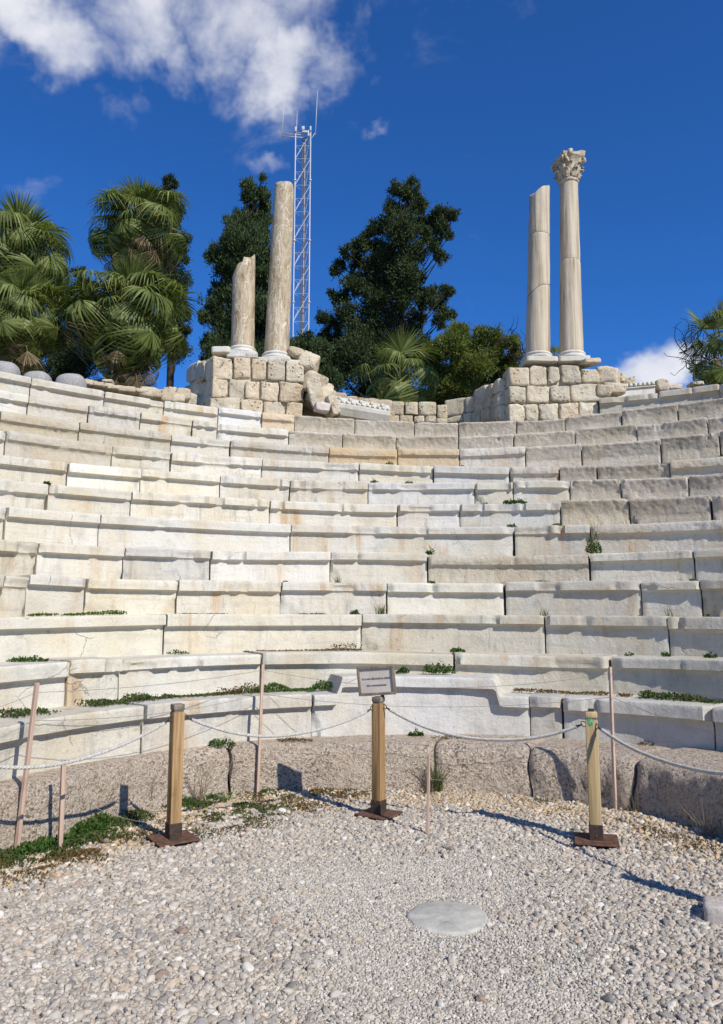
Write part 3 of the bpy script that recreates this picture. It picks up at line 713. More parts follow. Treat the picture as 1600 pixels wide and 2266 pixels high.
# broken flank that slopes down behind the leaning slab
for i, (x, y, Y, w, h, d) in enumerate([(680, 812, 13.75, .42, .34, .5), (690, 850, 13.8, .45, .4, .5), (700, 880, 13.95, .5, .4, .5), (712, 868, 14.3, .35, .3, .4), (724, 884, 14.3, .35, .28, .4), (664, 792, 13.9, .5, .16, .5), (735, 898, 14.2, .4, .3, .4), (432, 905, 14.0, .7, .5, .4)]):
    c = at(x, y, Y); rock('rubble_stone', c, (w, d, h), M['limestone'], pier, seed=960 + i, m=10, amp=.09, n=8, chops=5, rot=Euler((rng.normal(0, .2), .25, rng.normal(0, .4))), color=(1, .98, .95, 1))
# flat slabs on top of the pier that the column plinths stand on
c = at(493, 783, 13.75); rock('cap_slab', (c.x, c.y, c.z), (.36, .5, .13), M['white_marble'], pier, seed=41, m=10, amp=.05, n=8)

rA, rB = at(1124, 880, 13.46), at(1330, 880, 13.56); RA, RB = (rA.x, rA.y), (rB.x, rB.y)
pier2 = empty('stone_pier', ((RA[0] + RB[0]) / 2, RA[1] + .5, zt12), 'stacked limestone pier under the column with the carved capital', 'stone pier')
masonry(pier2, RA, RB, [(1124, 1172, 811, 853), (1174, 1212, 808, 852), (1213, 1240, 810, 850), (1242, 1285, 808, 849), (1287, 1330, 815, 846),
    (1125, 1163, 854, 892), (1166, 1217, 853, 889), (1219, 1263, 853, 888), (1265, 1336, 848, 888),
    (1126, 1161, 893, 934), (1163, 1193, 893, 934), (1195, 1237, 891, 933), (1238, 1281, 890, 932), (1282, 1326, 888, 932)], .42, 1000, amp=.06, m=11)
core_box('rubble_core', pier2, RA, RB, 1.15, zt12 - .2, at(1220, 818, 13.5).z, 'limestone')
for i, (x, y, Y, w, h, d) in enumerate([(1345, 842, 13.8, .42, .34, .5), (1352, 862, 13.75, .4, .2, .5), (1338, 824, 13.95, .3, .16, .5), (1358, 842, 14.1, .36, .2, .4), (1337, 868, 13.7, .3, .26, .4), (1303, 803, 13.66, .34, .09, .34), (1335, 900, 14.0, .5, .7, .4)]):
    c = at(x, y, Y); rock('rubble_stone', c, (w, d, h), M['limestone'], pier2, seed=1060 + i, m=9, amp=.09, n=8, chops=5, rot=Euler((rng.normal(0, .12), .12 if i not in (5, 6) else -.08, rng.normal(0, .3))), color=(.98, .96, .93, 1))

# low curved wall between the piers
wall = empty('stone_wall', at(960, 925, 14.8), 'low curved wall of cut limestone joining the two piers in front of the palm', 'wall')
wx = [850, 1000, 1060, 1100, 1126]; wy = [14.95, 14.9, 14.55, 14.05, 13.55]
def wY(x): return float(np.interp(x, wx, wy))
for i, (x0, x1, y0, y1) in enumerate([(858, 896, 887, 918), (897, 926, 889, 919), (927, 966, 889, 919), (968, 991, 895, 928), (992, 1040, 882, 921), (1041, 1063, 876, 911), (1064, 1095, 853, 891), (1096, 1109, 847, 880), (1109, 1126, 838, 868),
    (868, 884, 919, 935), (884, 915, 919, 935), (917, 940, 920, 935), (941, 966, 919, 935), (966, 991, 926, 938), (992, 1034, 921, 935), (1035, 1056, 913, 935), (1057, 1080, 907, 934), (1080, 1102, 899, 932), (1066, 1085, 889, 907), (1086, 1107, 879, 900), (1103, 1116, 884, 932), (1108, 1126, 866, 898), (1114, 1127, 895, 932)]):
    Y = wY((x0 + x1) / 2); a = at(x0, y0, wY(x0)); b = at(x1, y1, wY(x1)); c = at((x0 + x1) / 2, (y0 + y1) / 2, Y)
    ln = math.hypot(b.x - a.x, b.y - a.y); hh_ = at((x0 + x1) / 2, y0, Y).z - at((x0 + x1) / 2, y1, Y).z
    t = rng.normal(.97, .05)
    rock('wall_stone', c + Vector((0, .15, 0)), (ln - .004, .34, hh_ - .004), M['limestone'], wall, seed=1100 + i, m=12, amp=.05, n=8, chops=3, rotz=math.atan2(b.y - a.y, b.x - a.x), color=(t, t, t * .97, 1))
for (xa, xb) in ((858, 1000), (1000, 1062), (1062, 1126)):
    a = at(xa, 905, wY(xa) + .2); b = at(xb, 905, wY(xb) + .2)
    yt = {858: 896, 1000: 890, 1062: 862}[xa]
    core_box('wall_core', wall, (a.x, a.y), (b.x, b.y), .3, zt12 - .15, at((xa + xb) / 2, yt + 6, a.y).z, 'earth', front=.0)

for i, (x, y, w, h) in enumerate([(684, 905, .5, .5), (700, 890, .4, .5), (722, 893, .4, .4), (745, 895, .4, .36), (770, 900, .4, .34), (795, 903, .4, .34), (820, 905, .4, .34), (845, 908, .4, .36), (690, 925, .6, .3), (740, 925, .6, .3), (790, 928, .6, .3), (840, 930, .6, .3)]):
    c = at(x, y, 14.45); rock('wall_stone', c, (w, .4, h), M['limestone'], wall, seed=1150 + i, m=9, amp=.07, n=8, chops=4, color=(.8, .76, .7, 1))
# leaning slab and broken blocks beside the first pier
for i, (x, y, Y, dims, rot, lab) in enumerate([
    (700, 874, 13.44, (.26, .15, .60), (.10, -.42, .15), 'large pitted slab leaning against the pier under the brown columns'),
    (712, 902, 13.36, (.26, .22, .17), (0, .15, .3), 'small brownish rounded stone wedged below the leaning slab'),
    (732, 898, 13.52, (.18, .3, .36), (.1, -.55, .5), 'pale broken stone between the leaning slab and the carved cornice')]):
    c = at(x, y, Y); o = rock('fallen_stone', c, dims, M['limestone'] if i != 1 else M['kerbstone'], seed=1200 + i, m=12, amp=.08, n=12, rot=Euler(rot), shear=.12, chops=6)
    tag(o, lab, 'stone', 'fallen stones on the top tier')

# carved cornice lying in front of the low wall
def extrude(name, prof, A, B, mat, parent=None, nx=2, cutA=0.0, cutB=0.0, smooth=False):
    """prof (depth, z) swept from A to B; cut* slant the ends"""
    A, B = Vector(A), Vector(B); e = (B - A).normalized(); nb = Vector((-e.y, e.x, 0)).normalized()
    if nb.y < 0: nb = -nb
    V = []; zr = [z for d, z in prof]; zmin, zmax = min(zr), max(zr)
    for i in range(nx):
        t = i / (nx - 1)
        for d, z in prof:
            zz = (z - zmin) / max(zmax - zmin, 1e-6)
            p = A.lerp(B, t) + nb * d + Vector((0, 0, z)) + e * ((cutA * (1 - zz)) * (1 - t) - cutB * (1 - zz) * t)
            V.append(tuple(p))
    n = len(prof); Fc = grid_faces(nx, n).tolist() + [[i * n + n - 1, (i + 1) * n + n - 1, (i + 1) * n, i * n] for i in range(nx - 1)]
    Fc.append(list(range(n))[::-1]); Fc.append(list(range((nx - 1) * n, nx * n)))
    o = mesh_obj(name, V, [f[::-1] for f in Fc], mat, parent, smooth)
    return o
cA, cB = at(738, 905, 13.72), at(864, 926, 14.0)
corn = empty('carved_cornice', (cA + cB) / 2, 'white carved cornice slab with a row of drilled holes lying by the low wall', 'carved stone')
e_ = (cB - cA).normalized()
zt_ = at(738, 873, 13.72).z - cA.z
extrude('slab', [(.10, -.06), (.015, .06), (.0, .12), (.0, zt_ - .13), (.03, zt_ - .12), (.30, zt_ - .12), (.34, -.06)], cA, cB, M['white_marble'], corn, cutA=.16)
extrude('carved_band', [(.02, zt_ - .118), (.02, zt_ - .07), (.05, zt_ - .065), (.05, zt_ - .015), (.08, zt_), (.31, zt_), (.31, zt_ - .118)], cA, cB, M['white_marble'], corn)
for i in range(11):
    p = cA.lerp(cB, .06 + .9 * i / 10.0); rz = math.atan2(e_.y, e_.x)
    bevel_box('dentil', (.045, .05, .04), p + Vector((0, .018, zt_ - .093)), M['white_marble'], corn, rm=Matrix.Rotation(rz, 3, 'Z'), bev=.004, segs=1)
for i in range(5):
    p = cA.lerp(cB, .10 + .85 * i / 4.5); rz = math.atan2(e_.y, e_.x)
    bevel_box('modillion', (.055, .07, .055), p + Vector((0, .035, zt_ - .035)), M['white_marble'], corn, rm=Matrix.Rotation(rz, 3, 'Z') @ Matrix.Rotation(.2, 3, 'X'), bev=.008, segs=1)
for o in corn.children: pass
dA, dB = at(1364, 868, 14.1), at(1452, 866, 14.1)
den = empty('dentil_cornice', (dA + dB) / 2, 'pale cornice piece with a row of rounded dentils behind the uppermost tier', 'carved stone')
extrude('slab', [(.05, -.1), (.04, .04), (.0, .06), (.0, .075), (.35, .075), (.35, -.1)], dA, dB + Vector((0, 0, .05)), M['white_marble'], den)
for i in range(9):
    p = dA.lerp(dB + Vector((0, 0, .05)), .04 + .9 * i / 8)
    rock('dentil', p + Vector((0, .05, .115)), (.066, .14, .075), M['white_marble'], den, seed=1300 + i, m=4, amp=.04, n=6)
extrude('top_slab', [(.06, .13), (.05, .165), (.35, .165), (.35, .13)], dA, dB + Vector((0, 0, .05)), M['white_marble'], den)
for i, (x, y, w, h, lab) in enumerate([(1462, 856, .22, .24, 'pale squared stone at the end of the dentil cornice'), (1488, 860, .30, .10, 'low flat stone behind the uppermost tier, beyond the dentil cornice'), (1385, 846, .3, .16, 'white lump of stone above the dentil cornice, by the pier'), (1540, 852, .26, .07, 'thin flat stone on the uppermost tier near the palm')]):
    c = at(x, y, 14.25); tag(rock('loose_stone', c, (w, .3, h), M['limestone'], seed=1320 + i, m=8, amp=.07, n=8, chops=4), lab, 'stone', 'loose stones along the rim')
# three round granite stones and the rubble line behind the top tier
for i, (x, y, w, h, lab) in enumerate([(6, 828, .50, .42, 'round grey granite stone on the rim, cut by the picture edge'), (84, 846, .42, .36, 'round grey granite stone on the rim, middle one of three'), (158, 852, .48, .36, 'round grey granite stone on the rim next to the big fan palm')]):
    c = at(x, y, 12.1 + i * .12); tag(rock('round_stone', c, (w, .45, h), M['grey_granite'], seed=1340 + i, m=2.5, amp=.05, n=12), lab, 'stone', 'round granite stones on the rim')
rub = empty('rubble_wall', at(300, 875, 13.2), 'low line of flat rubble stones below the big fan palm', 'wall')
for i, (x, y, w, h) in enumerate([(196, 851, .3, .1), (228, 857, .34, .09), (255, 862, .3, .08), (282, 866, .32, .1), (308, 869, .3, .08), (328, 872, .3, .18), (352, 876, .26, .16), (374, 880, .3, .2), (393, 884, .24, .18), (404, 876, .26, .2), (378, 868, .24, .12), (240, 848, .2, .06), (398, 896, .4, .14)]):
    c = at(x, y, 12.75 + i * .05); rock('flat_stone', c, (w, .34, h), M['limestone'], rub, seed=1360 + i, m=8, amp=.08, n=6, chops=3, rotz=rng.normal(.25, .2), color=(.93, .9, .86, 1))

# ------------------------------------------------------------------ columns
def drum(name, c0, c1, r0, r1, mat, parent, top=None, bot=None, seg=48, rings=40, amp=.006, sd=0, flute=0.0):
    """shaft piece between axis points c0, c1; top/bot(theta, x, y) shift the ends"""
    c0, c1 = np.array(c0, float), np.array(c1, float); ang = np.linspace(0, 2 * np.pi, seg, endpoint=False)
    V = np.zeros((seg, rings, 3)); L = np.linalg.norm(c1 - c0)
    for i, a in enumerate(ang):
        ca, sa = math.cos(a), math.sin(a)
        tb = (bot(a) if bot else 0) / L; tt = 1 + (top(a) if top else 0) / L
        t = np.linspace(tb, tt, rings)
        rad = r0 + (r1 - r0) * t
        V[i] = c0 + (c1 - c0) * t[:, None]; V[i, :, 0] += rad * ca; V[i, :, 1] += rad * sa
    rnd = fbm(V * 4 + sd, 3, sd) * amp + fbm(V * 18 + sd, 2, sd + 1) * amp * .35
    V[..., 0] += rnd * np.cos(ang)[:, None]; V[..., 1] += rnd * np.sin(ang)[:, None]
    for e in (0, rings - 1):       # worn arris
        cen = V[:, e].mean(0); V[:, e] = cen + (V[:, e] - cen) * np.array([.965, .965, 1])
    Vf = V.reshape(-1, 3); k = len(Vf); Fc = grid_faces(seg, rings, True).tolist()
    cb, ct = V[:, 0].mean(0), V[:, -1].mean(0)
    # inner ring for a rough broken top
    inner = ct + (V[:, -1] - ct) * .55; inner[:, 2] += fbm(inner * 9, 3, sd + 3) * .05
    Vf = np.vstack([Vf, inner, [ct + np.array([0, 0, .01])], [cb]])
    for i in range(seg):
        j = (i + 1) % seg
        Fc.append([i * rings + rings - 1, j * rings + rings - 1, k + j, k + i]); Fc.append([k + i, k + j, k + seg]); Fc.append([k + seg + 1, j * rings, i * rings])
    o = mesh_obj(name, Vf, Fc, mat, parent); return sharp(o, 48)
def attic_base(parent, c, r, h, mat, plinth=True, sd=0, rz=0.0, ph=.1):
    pr = [(r * 1.24, 0), (r * 1.29, h * .10), (r * 1.31, h * .2), (r * 1.28, h * .32), (r * 1.22, h * .38), (r * 1.15, h * .42), (r * 1.10, h * .52), (r * 1.11, h * .6), (r * 1.15, h * .66), (r * 1.17, h * .74), (r * 1.15, h * .84), (r * 1.10, h * .9), (r * 1.08, h * .93), (r * 1.06, h)]
    lathe('base', pr, c, mat, parent, 48, .015, sd)
    if plinth: return rock('plinth', (c[0], c[1], c[2] - ph / 2 + .004), (r * 2.62, r * 2.62, ph), mat, parent, seed=sd, m=20, amp=.05, n=12, rotz=rz)
YC = 13.85
def column_axis(xb, yb, xt, yt): return at(xb, yb, YC), at(xt, yt, YC)
# short brown column
b, t = column_axis(537, 773, 540, 590); r_b = 52 / 2 / F * 14.25
c1 = empty('column', (b.x, b.y, b.z - .25), 'short broken brown banded marble column on the limestone pier', 'column', 'standing marble columns')
drum('shaft', b, t, r_b * 1.0, r_b * .98, M['swirl'], c1, top=lambda a: .14 * math.cos(a) + .05 * math.sin(3 * a + 1) + (.07 if math.cos(a) > .1 else -.03), sd=11)
pl = attic_base(c1, (b.x, b.y, b.z - .13), r_b, .14, M['white_marble'], True, 12, .12, .13)
# tall brown column
b, t = column_axis(612, 786, 629, 418); r_b = 56 / 2 / F * 14.25; r_t = 44 / 2 / F * 14.7
c2 = empty('column', (b.x, b.y, b.z - .25), 'tall brown banded marble column with a rounded broken top in front of the mast', 'column', 'standing marble columns')
drum('shaft', b, t, r_b, r_t, M['swirl'], c2, top=lambda a: .05 * math.cos(a + 2) - .03 * math.sin(2 * a), sd=21, rings=60)
tp = Vector(t); rock('broken_top', (tp.x, tp.y, tp.z + .015), (r_t * 1.85, r_t * 1.85, .16), M['grained'], c2, seed=22, m=2.8, amp=.10, n=12)
attic_base(c2, (b.x, b.y, b.z - .13), r_b, .14, M['white_marble'], True, 23, -.1, .12)
# cracked pale column
b, t = column_axis(1190, 786, 1194, 418); r_b = 54 / 2 / F * 14.3; r_t = 44 / 2 / F * 14.75
c3 = empty('column', (b.x, b.y, b.z - .25), 'pale cracked column with a slanting broken top, without a capital', 'column', 'standing marble columns')
B_, T_ = np.array(b), np.array(t); ax = lambda q: tuple(B_ + (T_ - B_) * q)
q1 = (786 - 646) / (786 - 418.); q2 = (786 - 526) / (786 - 418.)
sl1 = lambda a: .10 * math.cos(a) + .02 * math.sin(3 * a)
rq = lambda q: r_b + (r_t - r_b) * q
drum('shaft', ax(0), ax(q1), rq(0), rq(q1), M['grained'], c3, top=lambda a: sl1(a) - .006, sd=31, rings=36)
drum('shaft', ax(q1), ax(q2), rq(q1) * .99, rq(q2), M['grained'], c3, bot=lambda a: sl1(a) + .006, top=lambda a: -.004 + .006 * math.sin(2 * a), sd=32, rings=30)
drum('shaft', ax(q2), ax(1), rq(q2) * 1.0, rq(1), M['grained'], c3, bot=lambda a: .004 + .006 * math.sin(2 * a), top=lambda a: .13 * math.cos(a - .5) - .03 + .03 * math.sin(3 * a), sd=33, rings=30)
attic_base(c3, (b.x, b.y, b.z - .12), r_b, .13, M['marble'], True, 34, .05, .10)
# column with the capital
b, t = column_axis(1265, 784, 1259, 404); r_b = 52 / 2 / F * 14.3; r_t = 38 / 2 / F * 14.8
t = Vector((t.x, t.y, t.z))
c4 = empty('column', (b.x, b.y, b.z - .25), 'tallest pale column crowned by a carved Corinthian capital', 'column', 'standing marble columns')
B_, T_ = np.array(b), np.array(t); q1 = (784 - 583) / (784 - 404.); rq = lambda q: r_b + (r_t - r_b) * q
drum('shaft', ax(0), ax(q1), rq(0), rq(q1), M['grained'], c4, top=lambda a: -.004 + .008 * math.sin(a * 2), sd=41, rings=40)
drum('shaft', ax(q1), ax(1), rq(q1) * .985, rq(1), M['grained'], c4, bot=lambda a: .004 + .008 * math.sin(a * 2), sd=42, rings=40)
attic_base(c4, (b.x, b.y, b.z - .13), r_b, .14, M['marble'], True, 44, -.08, .10)
lathe('necking', [(r_t * 1.0, -.02), (r_t * 1.12, 0), (r_t * 1.16, .025), (r_t * 1.1, .05), (r_t * 1.0, .055)], (t.x, t.y, t.z - .03), M['grained'], c4, 32, .02, 45)
# capital: bell, two rings of acanthus leaves, corner volutes, worn abacus
capz = t.z + .02; hc = (at(1259, 350, YC).z - capz); rb = r_t * 1.02
cap = lathe('capital', [(rb, 0), (rb * 1.02, hc * .2), (rb * 1.08, hc * .45), (rb * 1.22, hc * .65), (rb * 1.5, hc * .8), (rb * 1.62, hc * .84), (rb * 1.2, hc * .86)], (t.x, t.y, capz), M['grained'], c4, 40, .03, 46)
def acanthus(rad, z0, h, w, ang, parent, nm='leaf'):
    V = []; nu, nv = 9, 12
    for i in range(nv):
        q = i / (nv - 1); curl = max(0, (q - .55) / .45)
        out = .014 + .03 * q + .055 * curl ** 1.6; zz = z0 + h * (q if q < .8 else .8 + (q - .8) * .4 - .35 * max(0, q - .86) * 3)
        for j in range(nu):
            s = j / (nu - 1) * 2 - 1
            ww = w * (math.sin(min(q * 1.25, 1) * math.pi * .62 + .55)) * (1 - .10 * math.cos(q * 26) * abs(s))
            rr = rad * (1 + .16 * q) + out - abs(s) * .022 + .008 * math.cos(s * 9)
            a = ang + s * ww / 2 / rad
            V.append((t.x + rr * math.cos(a), t.y + rr * math.sin(a), zz - abs(s) ** 2 * .02 * q))
    Fc = grid_faces(nv, nu).tolist(); o = mesh_obj(nm, V, Fc, M['grained'], parent)
    md = o.modifiers.new('thick', 'SOLIDIFY'); md.thickness = .022; md.offset = -1
    return o
for i in range(8): acanthus(rb, capz + .0, hc * .44, .108, i * math.pi / 4 + .3, cap)
for i in range(8): acanthus(rb * 1.02, capz + .06, hc * .60, .10, i * math.pi / 4 + math.pi / 8 + .3, cap)
for i in range(4):
    a = math.pi / 4 + i * math.pi / 2 + .28
    for s in (-1, 1):
        th = np.linspace(0, 2.2 * math.pi, 26); rad = .055 * (1 - th / (2.9 * math.pi)); cx_ = rb * 1.72
        path = [(t.x + (cx_ + r_ * math.cos(q)) * math.cos(a) - s * .03 * math.sin(a), t.y + (cx_ + r_ * math.cos(q)) * math.sin(a) + s * .03 * math.cos(a), capz + hc * .74 + r_ * math.sin(q)) for q, r_ in zip(th + 2.4, rad)]
        stem = [(t.x + (rb * 1.1) * math.cos(a + s * .35), t.y + rb * 1.1 * math.sin(a + s * .35), capz + hc * .45), (t.x + rb * 1.35 * math.cos(a + s * .2), t.y + rb * 1.35 * math.sin(a + s * .2), capz + hc * .66)]
        tube('volute', stem + path, .021, M['grained'], cap, 7)
# abacus with concave sides, one corner broken low
na_ = 48; V = []
for lay, (zz, sc) in enumerate([(hc * .83, .92), (hc * .87, .98), (hc * .93, 1.0), (hc * 1.0, 1.02)]):
    for i in range(na_):
        a = 2 * math.pi * i / na_; l = a - .28
        q = abs(math.cos(2 * l)); rr = rb * (1.36 + .66 * (1 - q) ** 1.6)
        if math.cos(a - 2.75) > .55 : rr *= .93
        x, y = rr * sc * math.cos(a), rr * sc * math.sin(a)
        zt = zz + (.16 * x if lay >= 2 else .08 * x) + (.03 * float(vnoise(np.array([[x * 9, y * 9, 3.]]), 5)[0]) if lay == 3 else 0)
        V.append((t.x + x, t.y + y, capz + zt))
Fc = [[l * na_ + i, l * na_ + (i + 1) % na_, (l + 1) * na_ + (i + 1) % na_, (l + 1) * na_ + i] for l in range(3) for i in range(na_)]
V.append((t.x, t.y, capz + hc * .99)); V.append((t.x, t.y, capz + hc * .84))
for i in range(na_): Fc.append([3 * na_ + i, 3 * na_ + (i + 1) % na_, 4 * na_]); Fc.append([(i + 1) % na_, i, 4 * na_ + 1])
sharp(mesh_obj('abacus', V, Fc, M['grained'], cap), 40)
rock('fleuron', (t.x - .02, t.y - rb * 1.5, capz + hc * .95), (.10, .10, .12), M['grained'], cap, seed=47, m=2.5, amp=.1, n=6)
# small painted word on the plinth of the short column
def lettering(name, body, loc, size, mat, parent, rot, ext=.0006, align='CENTER', sx=1.0):
    cu = bpy.data.curves.new(name, 'FONT'); cu.body = body; cu.size = size; cu.extrude = ext; cu.align_x = align; cu.align_y = 'CENTER'; cu.materials.append(mat)
    cu.space_character = sx
    o = bpy.data.objects.new(name, cu); col.objects.link(o); o.rotation_euler = rot
    bpy.context.view_layer.update()
    me = bpy.data.meshes.new_from_object(o.evaluated_get(bpy.context.evaluated_depsgraph_get())); bpy.data.objects.remove(o)
    me.name = name; o = bpy.data.objects.new(name, me); col.objects.link(o); o.rotation_euler = rot
    o.parent = parent; o.location = Vector(loc) - world_loc(parent); return o
p = at(559, 786, YC - .41); lettering('lettering', 'KOUSI', (p.x - .02, p.y, p.z), .075, M['print'], c1, (math.pi / 2, 0, .12))
p = at(631, 796, YC - .46); lettering('lettering', 'KOUSI', (p.x, p.y, p.z), .055, M['print'], c2, (math.pi / 2, 0, -.1))

# ------------------------------------------------------------------ radio mast far behind
YM = 40.0
mb = at(664, 740, YM); side = 34 / F * YM / .94
mx = mb.x + .04; zb0, zt0 = 5.0, at(668, 290, YM).z
mast = empty('radio_mast', (mx, YM, zb0), 'white lattice radio mast with whip antennas standing behind the trees', 'mast')
legs = [(mx - side / 2, YM), (mx + side / 2, YM), (mx + .05, YM + side * .87)]
for (x, y) in legs: tube('leg', [(x, y, zb0), (x, y, zt0)], .034, M['mast'], mast, 8)
V, Fc = tube_mesh([(0, 0, 0), (0, 0, 1)], 1.0, 6)
ucyl = bpy.data.meshes.new('brace'); ucyl.from_pydata([tuple(v) for v in V], [], Fc); ucyl.materials.append(M['mast'])
def strut(name, a, b, r, parent):
    a, b = Vector(a), Vector(b); o = bpy.data.objects.new(name, ucyl); col.objects.link(o); d = b - a
    o.rotation_euler = d.to_track_quat('Z', 'Y').to_euler(); o.scale = (r, r, d.length); o.parent = parent; o.location = a - world_loc(parent); return o
z = zt0 - .1; i = 0
while z > zb0 + 1.7:
    for s in range(3):
        (ax_, ay), (bx, by) = legs[s], legs[(s + 1) % 3]
        strut('brace', (ax_, ay, z), (bx, by, z), .012, mast)
        if i % 2 == 0: strut('brace', (ax_, ay, z), (bx, by, z - 1.6), .017, mast) if s else strut('brace', (bx, by, z), (ax_, ay, z - 1.6), .020, mast)
    z -= .8; i += 1
for q in np.arange(zt0 - 3, zb0 + 3, -3.6):
    for (x, y) in legs: lathe('flange', [(.05, -.04), (.085, -.03), (.085, .03), (.05, .04)], (x, y, q), M['mast'], mast, 10)
for dx in (-.06, .04, .12): tube('feed_cable', [(mx + dx, YM + .25, zb0), (mx + dx + .02, YM + .25, zt0 - .2)], .03, M['cable'], mast, 5)
lx = at(625, 290, YM).x; tz = at(627, 210, YM).z; ax0 = at(626, 295, YM).z
for q in (0, -.16): tube('arm', [(lx - .05, YM, ax0 + q), (mx, YM, ax0 + q - .1)], .02, M['mast'], mast, 6)
tube('whip_antenna', [(lx, YM, ax0 - .2), (lx + .02, YM, (ax0 + tz) / 2), (lx + .04, YM, tz)], [.03, .022, .012], M['mast'], mast, 6)
rx = at(698, 290, YM).x; rz = at(702, 200, YM).z
tube('arm', [(legs[1][0], YM, ax0 - .4), (rx, YM, ax0 + .05)], .02, M['mast'], mast, 6)
tube('whip_antenna', [(rx, YM, ax0 - .1), (rx + .05, YM, (ax0 + rz) / 2), (rx + .1, YM, rz)], [.032, .022, .012], M['mast'], mast, 6)
cxm = at(656, 290, YM).x; tube('whip_antenna', [(cxm, YM, ax0 - .1), (cxm + .03, YM, at(658, 245, YM).z)], [.028, .012], M['mast'], mast, 6)
for (dx, dz_, w, h) in ((-.42, .05, .1, .3), (.0, .12, .16, .22), (.3, -.2, .08, .35), (.42, .1, .09, .28), (.1, -.1, .3, .12)):
    bevel_box('equipment_box', (w, .14, h), (mx + dx, YM - .06, zt0 + dz_), M['mast'], mast, bev=.02)

# ------------------------------------------------------------------ leafy masses
def leaf_quads(C, D, N, length, width, lift=.0):
    """rhombic leaves: centres C, long axis D, side axis from N"""
    D = D / (np.linalg.norm(D, axis=1)[:, None] + 1e-9); S = np.cross(D, N); S /= np.linalg.norm(S, axis=1)[:, None] + 1e-9
    L = np.asarray(length).reshape(-1, 1); W = np.asarray(width).reshape(-1, 1)
    A = C - D * L * .5; B = C + S * W * .5 + D * L * .05; E_ = C + D * L * .5; Fv = C - S * W * .5 + D * L * .05
    V = np.stack([A, B, E_, Fv], 1).reshape(-1, 3); n = len(C)
    return V, np.arange(n * 4).reshape(n, 4)
def crown_lobes(name, lobes, Y, parent, mat, leaf=(.12, .05), sub=20, per=40, depth=.8, sd=0, up=.6, spread=.34, flat=1.0, droop=0.0, gap=.0, shrink=1.0):
    g = np.random.default_rng(sd); Cs, Ds = [], []; centres = []
    for (x, y, rp) in lobes:
        c = np.array(at(x, y, Y)); r = rp / F * Y / .95 * (shrink if rp > 18 else 1.05)
        c[1] += g.normal(0, depth * .5); centres.append((c, r))
        ns = max(4, int(sub * (r / .5) ** 1.6))
        d = g.normal(size=(ns, 3)); d /= np.linalg.norm(d, axis=1)[:, None]
        rad = r * g.uniform(.35, 1.02, (ns, 1)); sc = c + d * rad * np.array([1, 1, flat])
        for j in range(ns):
            if g.random() < gap: continue
            k = int(per * g.uniform(.6, 1.4)); sz = spread * r * g.uniform(.6, 1.25); sz = min(max(sz, .1), .34)
            o = g.normal(size=(k, 3)) * sz * np.array([.5, .5, .55]); Cs.append(sc[j] + o)
            dd = d[j] * .7 + g.normal(size=(k, 3)) * .55 + np.array([0, 0, up]) + o / sz * .35 - np.array([0, 0, droop]); Ds.append(dd)
    C = np.concatenate(Cs); D = np.concatenate(Ds); N = g.normal(size=C.shape) + np.array([.3, -.8, .5])
    n = len(C); V, Fc = leaf_quads(C, D, N, leaf[0] * g.uniform(.6, 1.4, n), leaf[1] * g.uniform(.7, 1.3, n))
    o = mesh_obj(name, V, Fc, mat, parent, smooth=False); return o, centres
def tree(name, label, cat, px, Y, lobes, mat, leaf, sub, per, sd, trunk_r=.2, zg=5.1, top=None, depth=.8, group=None, **kw):
    bx = at(px, 900, Y).x
    root = empty(name, (bx, Y, zg), label, cat, group)
    cr, centres = crown_lobes('crown', lobes, Y, root, mat, leaf, sub, per, depth, sd, **kw)
    ys = [c[2] for c, r in centres]; ztop_ = max(ys) - .2; g = np.random.default_rng(sd + 1)
    tx = at(top[0], top[1], Y) if top else Vector((bx, Y, ztop_))
    path = [(bx + (tx.x - bx) * q ** 1.3 + g.normal(0, .05), Y + g.normal(0, .05), zg - .1 + (tx.z - zg) * q) for q in np.linspace(0, 1, 9)]
    tube('trunk', path, np.linspace(trunk_r, trunk_r * .15, 9), M['bark'], root, 9)
    bc = Coll()
    for c, r in centres:
        q = min(max((c[2] - zg) / max(tx.z - zg, .1) - .12, .05), .95); s = np.array([bx + (tx.x - bx) * q ** 1.3, Y, zg + (tx.z - zg) * q])
        mid = (s + c) / 2 + np.array([0, 0, -.12 * np.linalg.norm(c - s) * .6]) + g.normal(0, .05, 3)
        if np.linalg.norm(c - s) < .15: continue
        Vt, Ft = tube_mesh([s, (s + mid) / 2 - np.array([0, 0, .03]), mid, (mid + c) / 2, c], np.array([.045, .036, .028, .018, .008]) * min(1.3, trunk_r / .2), 5); bc.add(Vt, Ft)
    if bc.v: bc.build('limb', M['bark'], root)
    return root
# dense pointed cypress behind the brown columns
L1 = [(556, 408, 8), (554, 420, 11), (552, 434, 15), (585, 410, 7), (583, 438, 14), (550, 445, 18), (580, 468, 20), (548, 455, 20), (540, 480, 26), (584, 425, 10), (582, 450, 16), (575, 485, 26), (530, 515, 34), (568, 520, 36), (512, 545, 26), (545, 560, 46), (580, 560, 34), (472, 552, 12), (480, 580, 22), (510, 595, 42), (555, 610, 46), (590, 610, 26), (478, 625, 26), (520, 650, 50), (570, 660, 44), (600, 665, 22), (470, 680, 30), (510, 710, 52), (570, 710, 50), (612, 720, 28), (452, 705, 14), (462, 745, 26), (500, 770, 50), (560, 770, 50), (615, 770, 34), (470, 800, 28), (640, 740, 16), (645, 775, 18), (540, 830, 60), (600, 830, 50)]
tree('cypress_tree', 'dense pointed dark cypress behind the brown columns', 'tree', 545, 21.0, L1, M['cypress'], (.10, .03), 62, 64, 201, .28, top=(555, 420), group='dark conifers behind the theatre', up=1.3, spread=.34, shrink=.97)
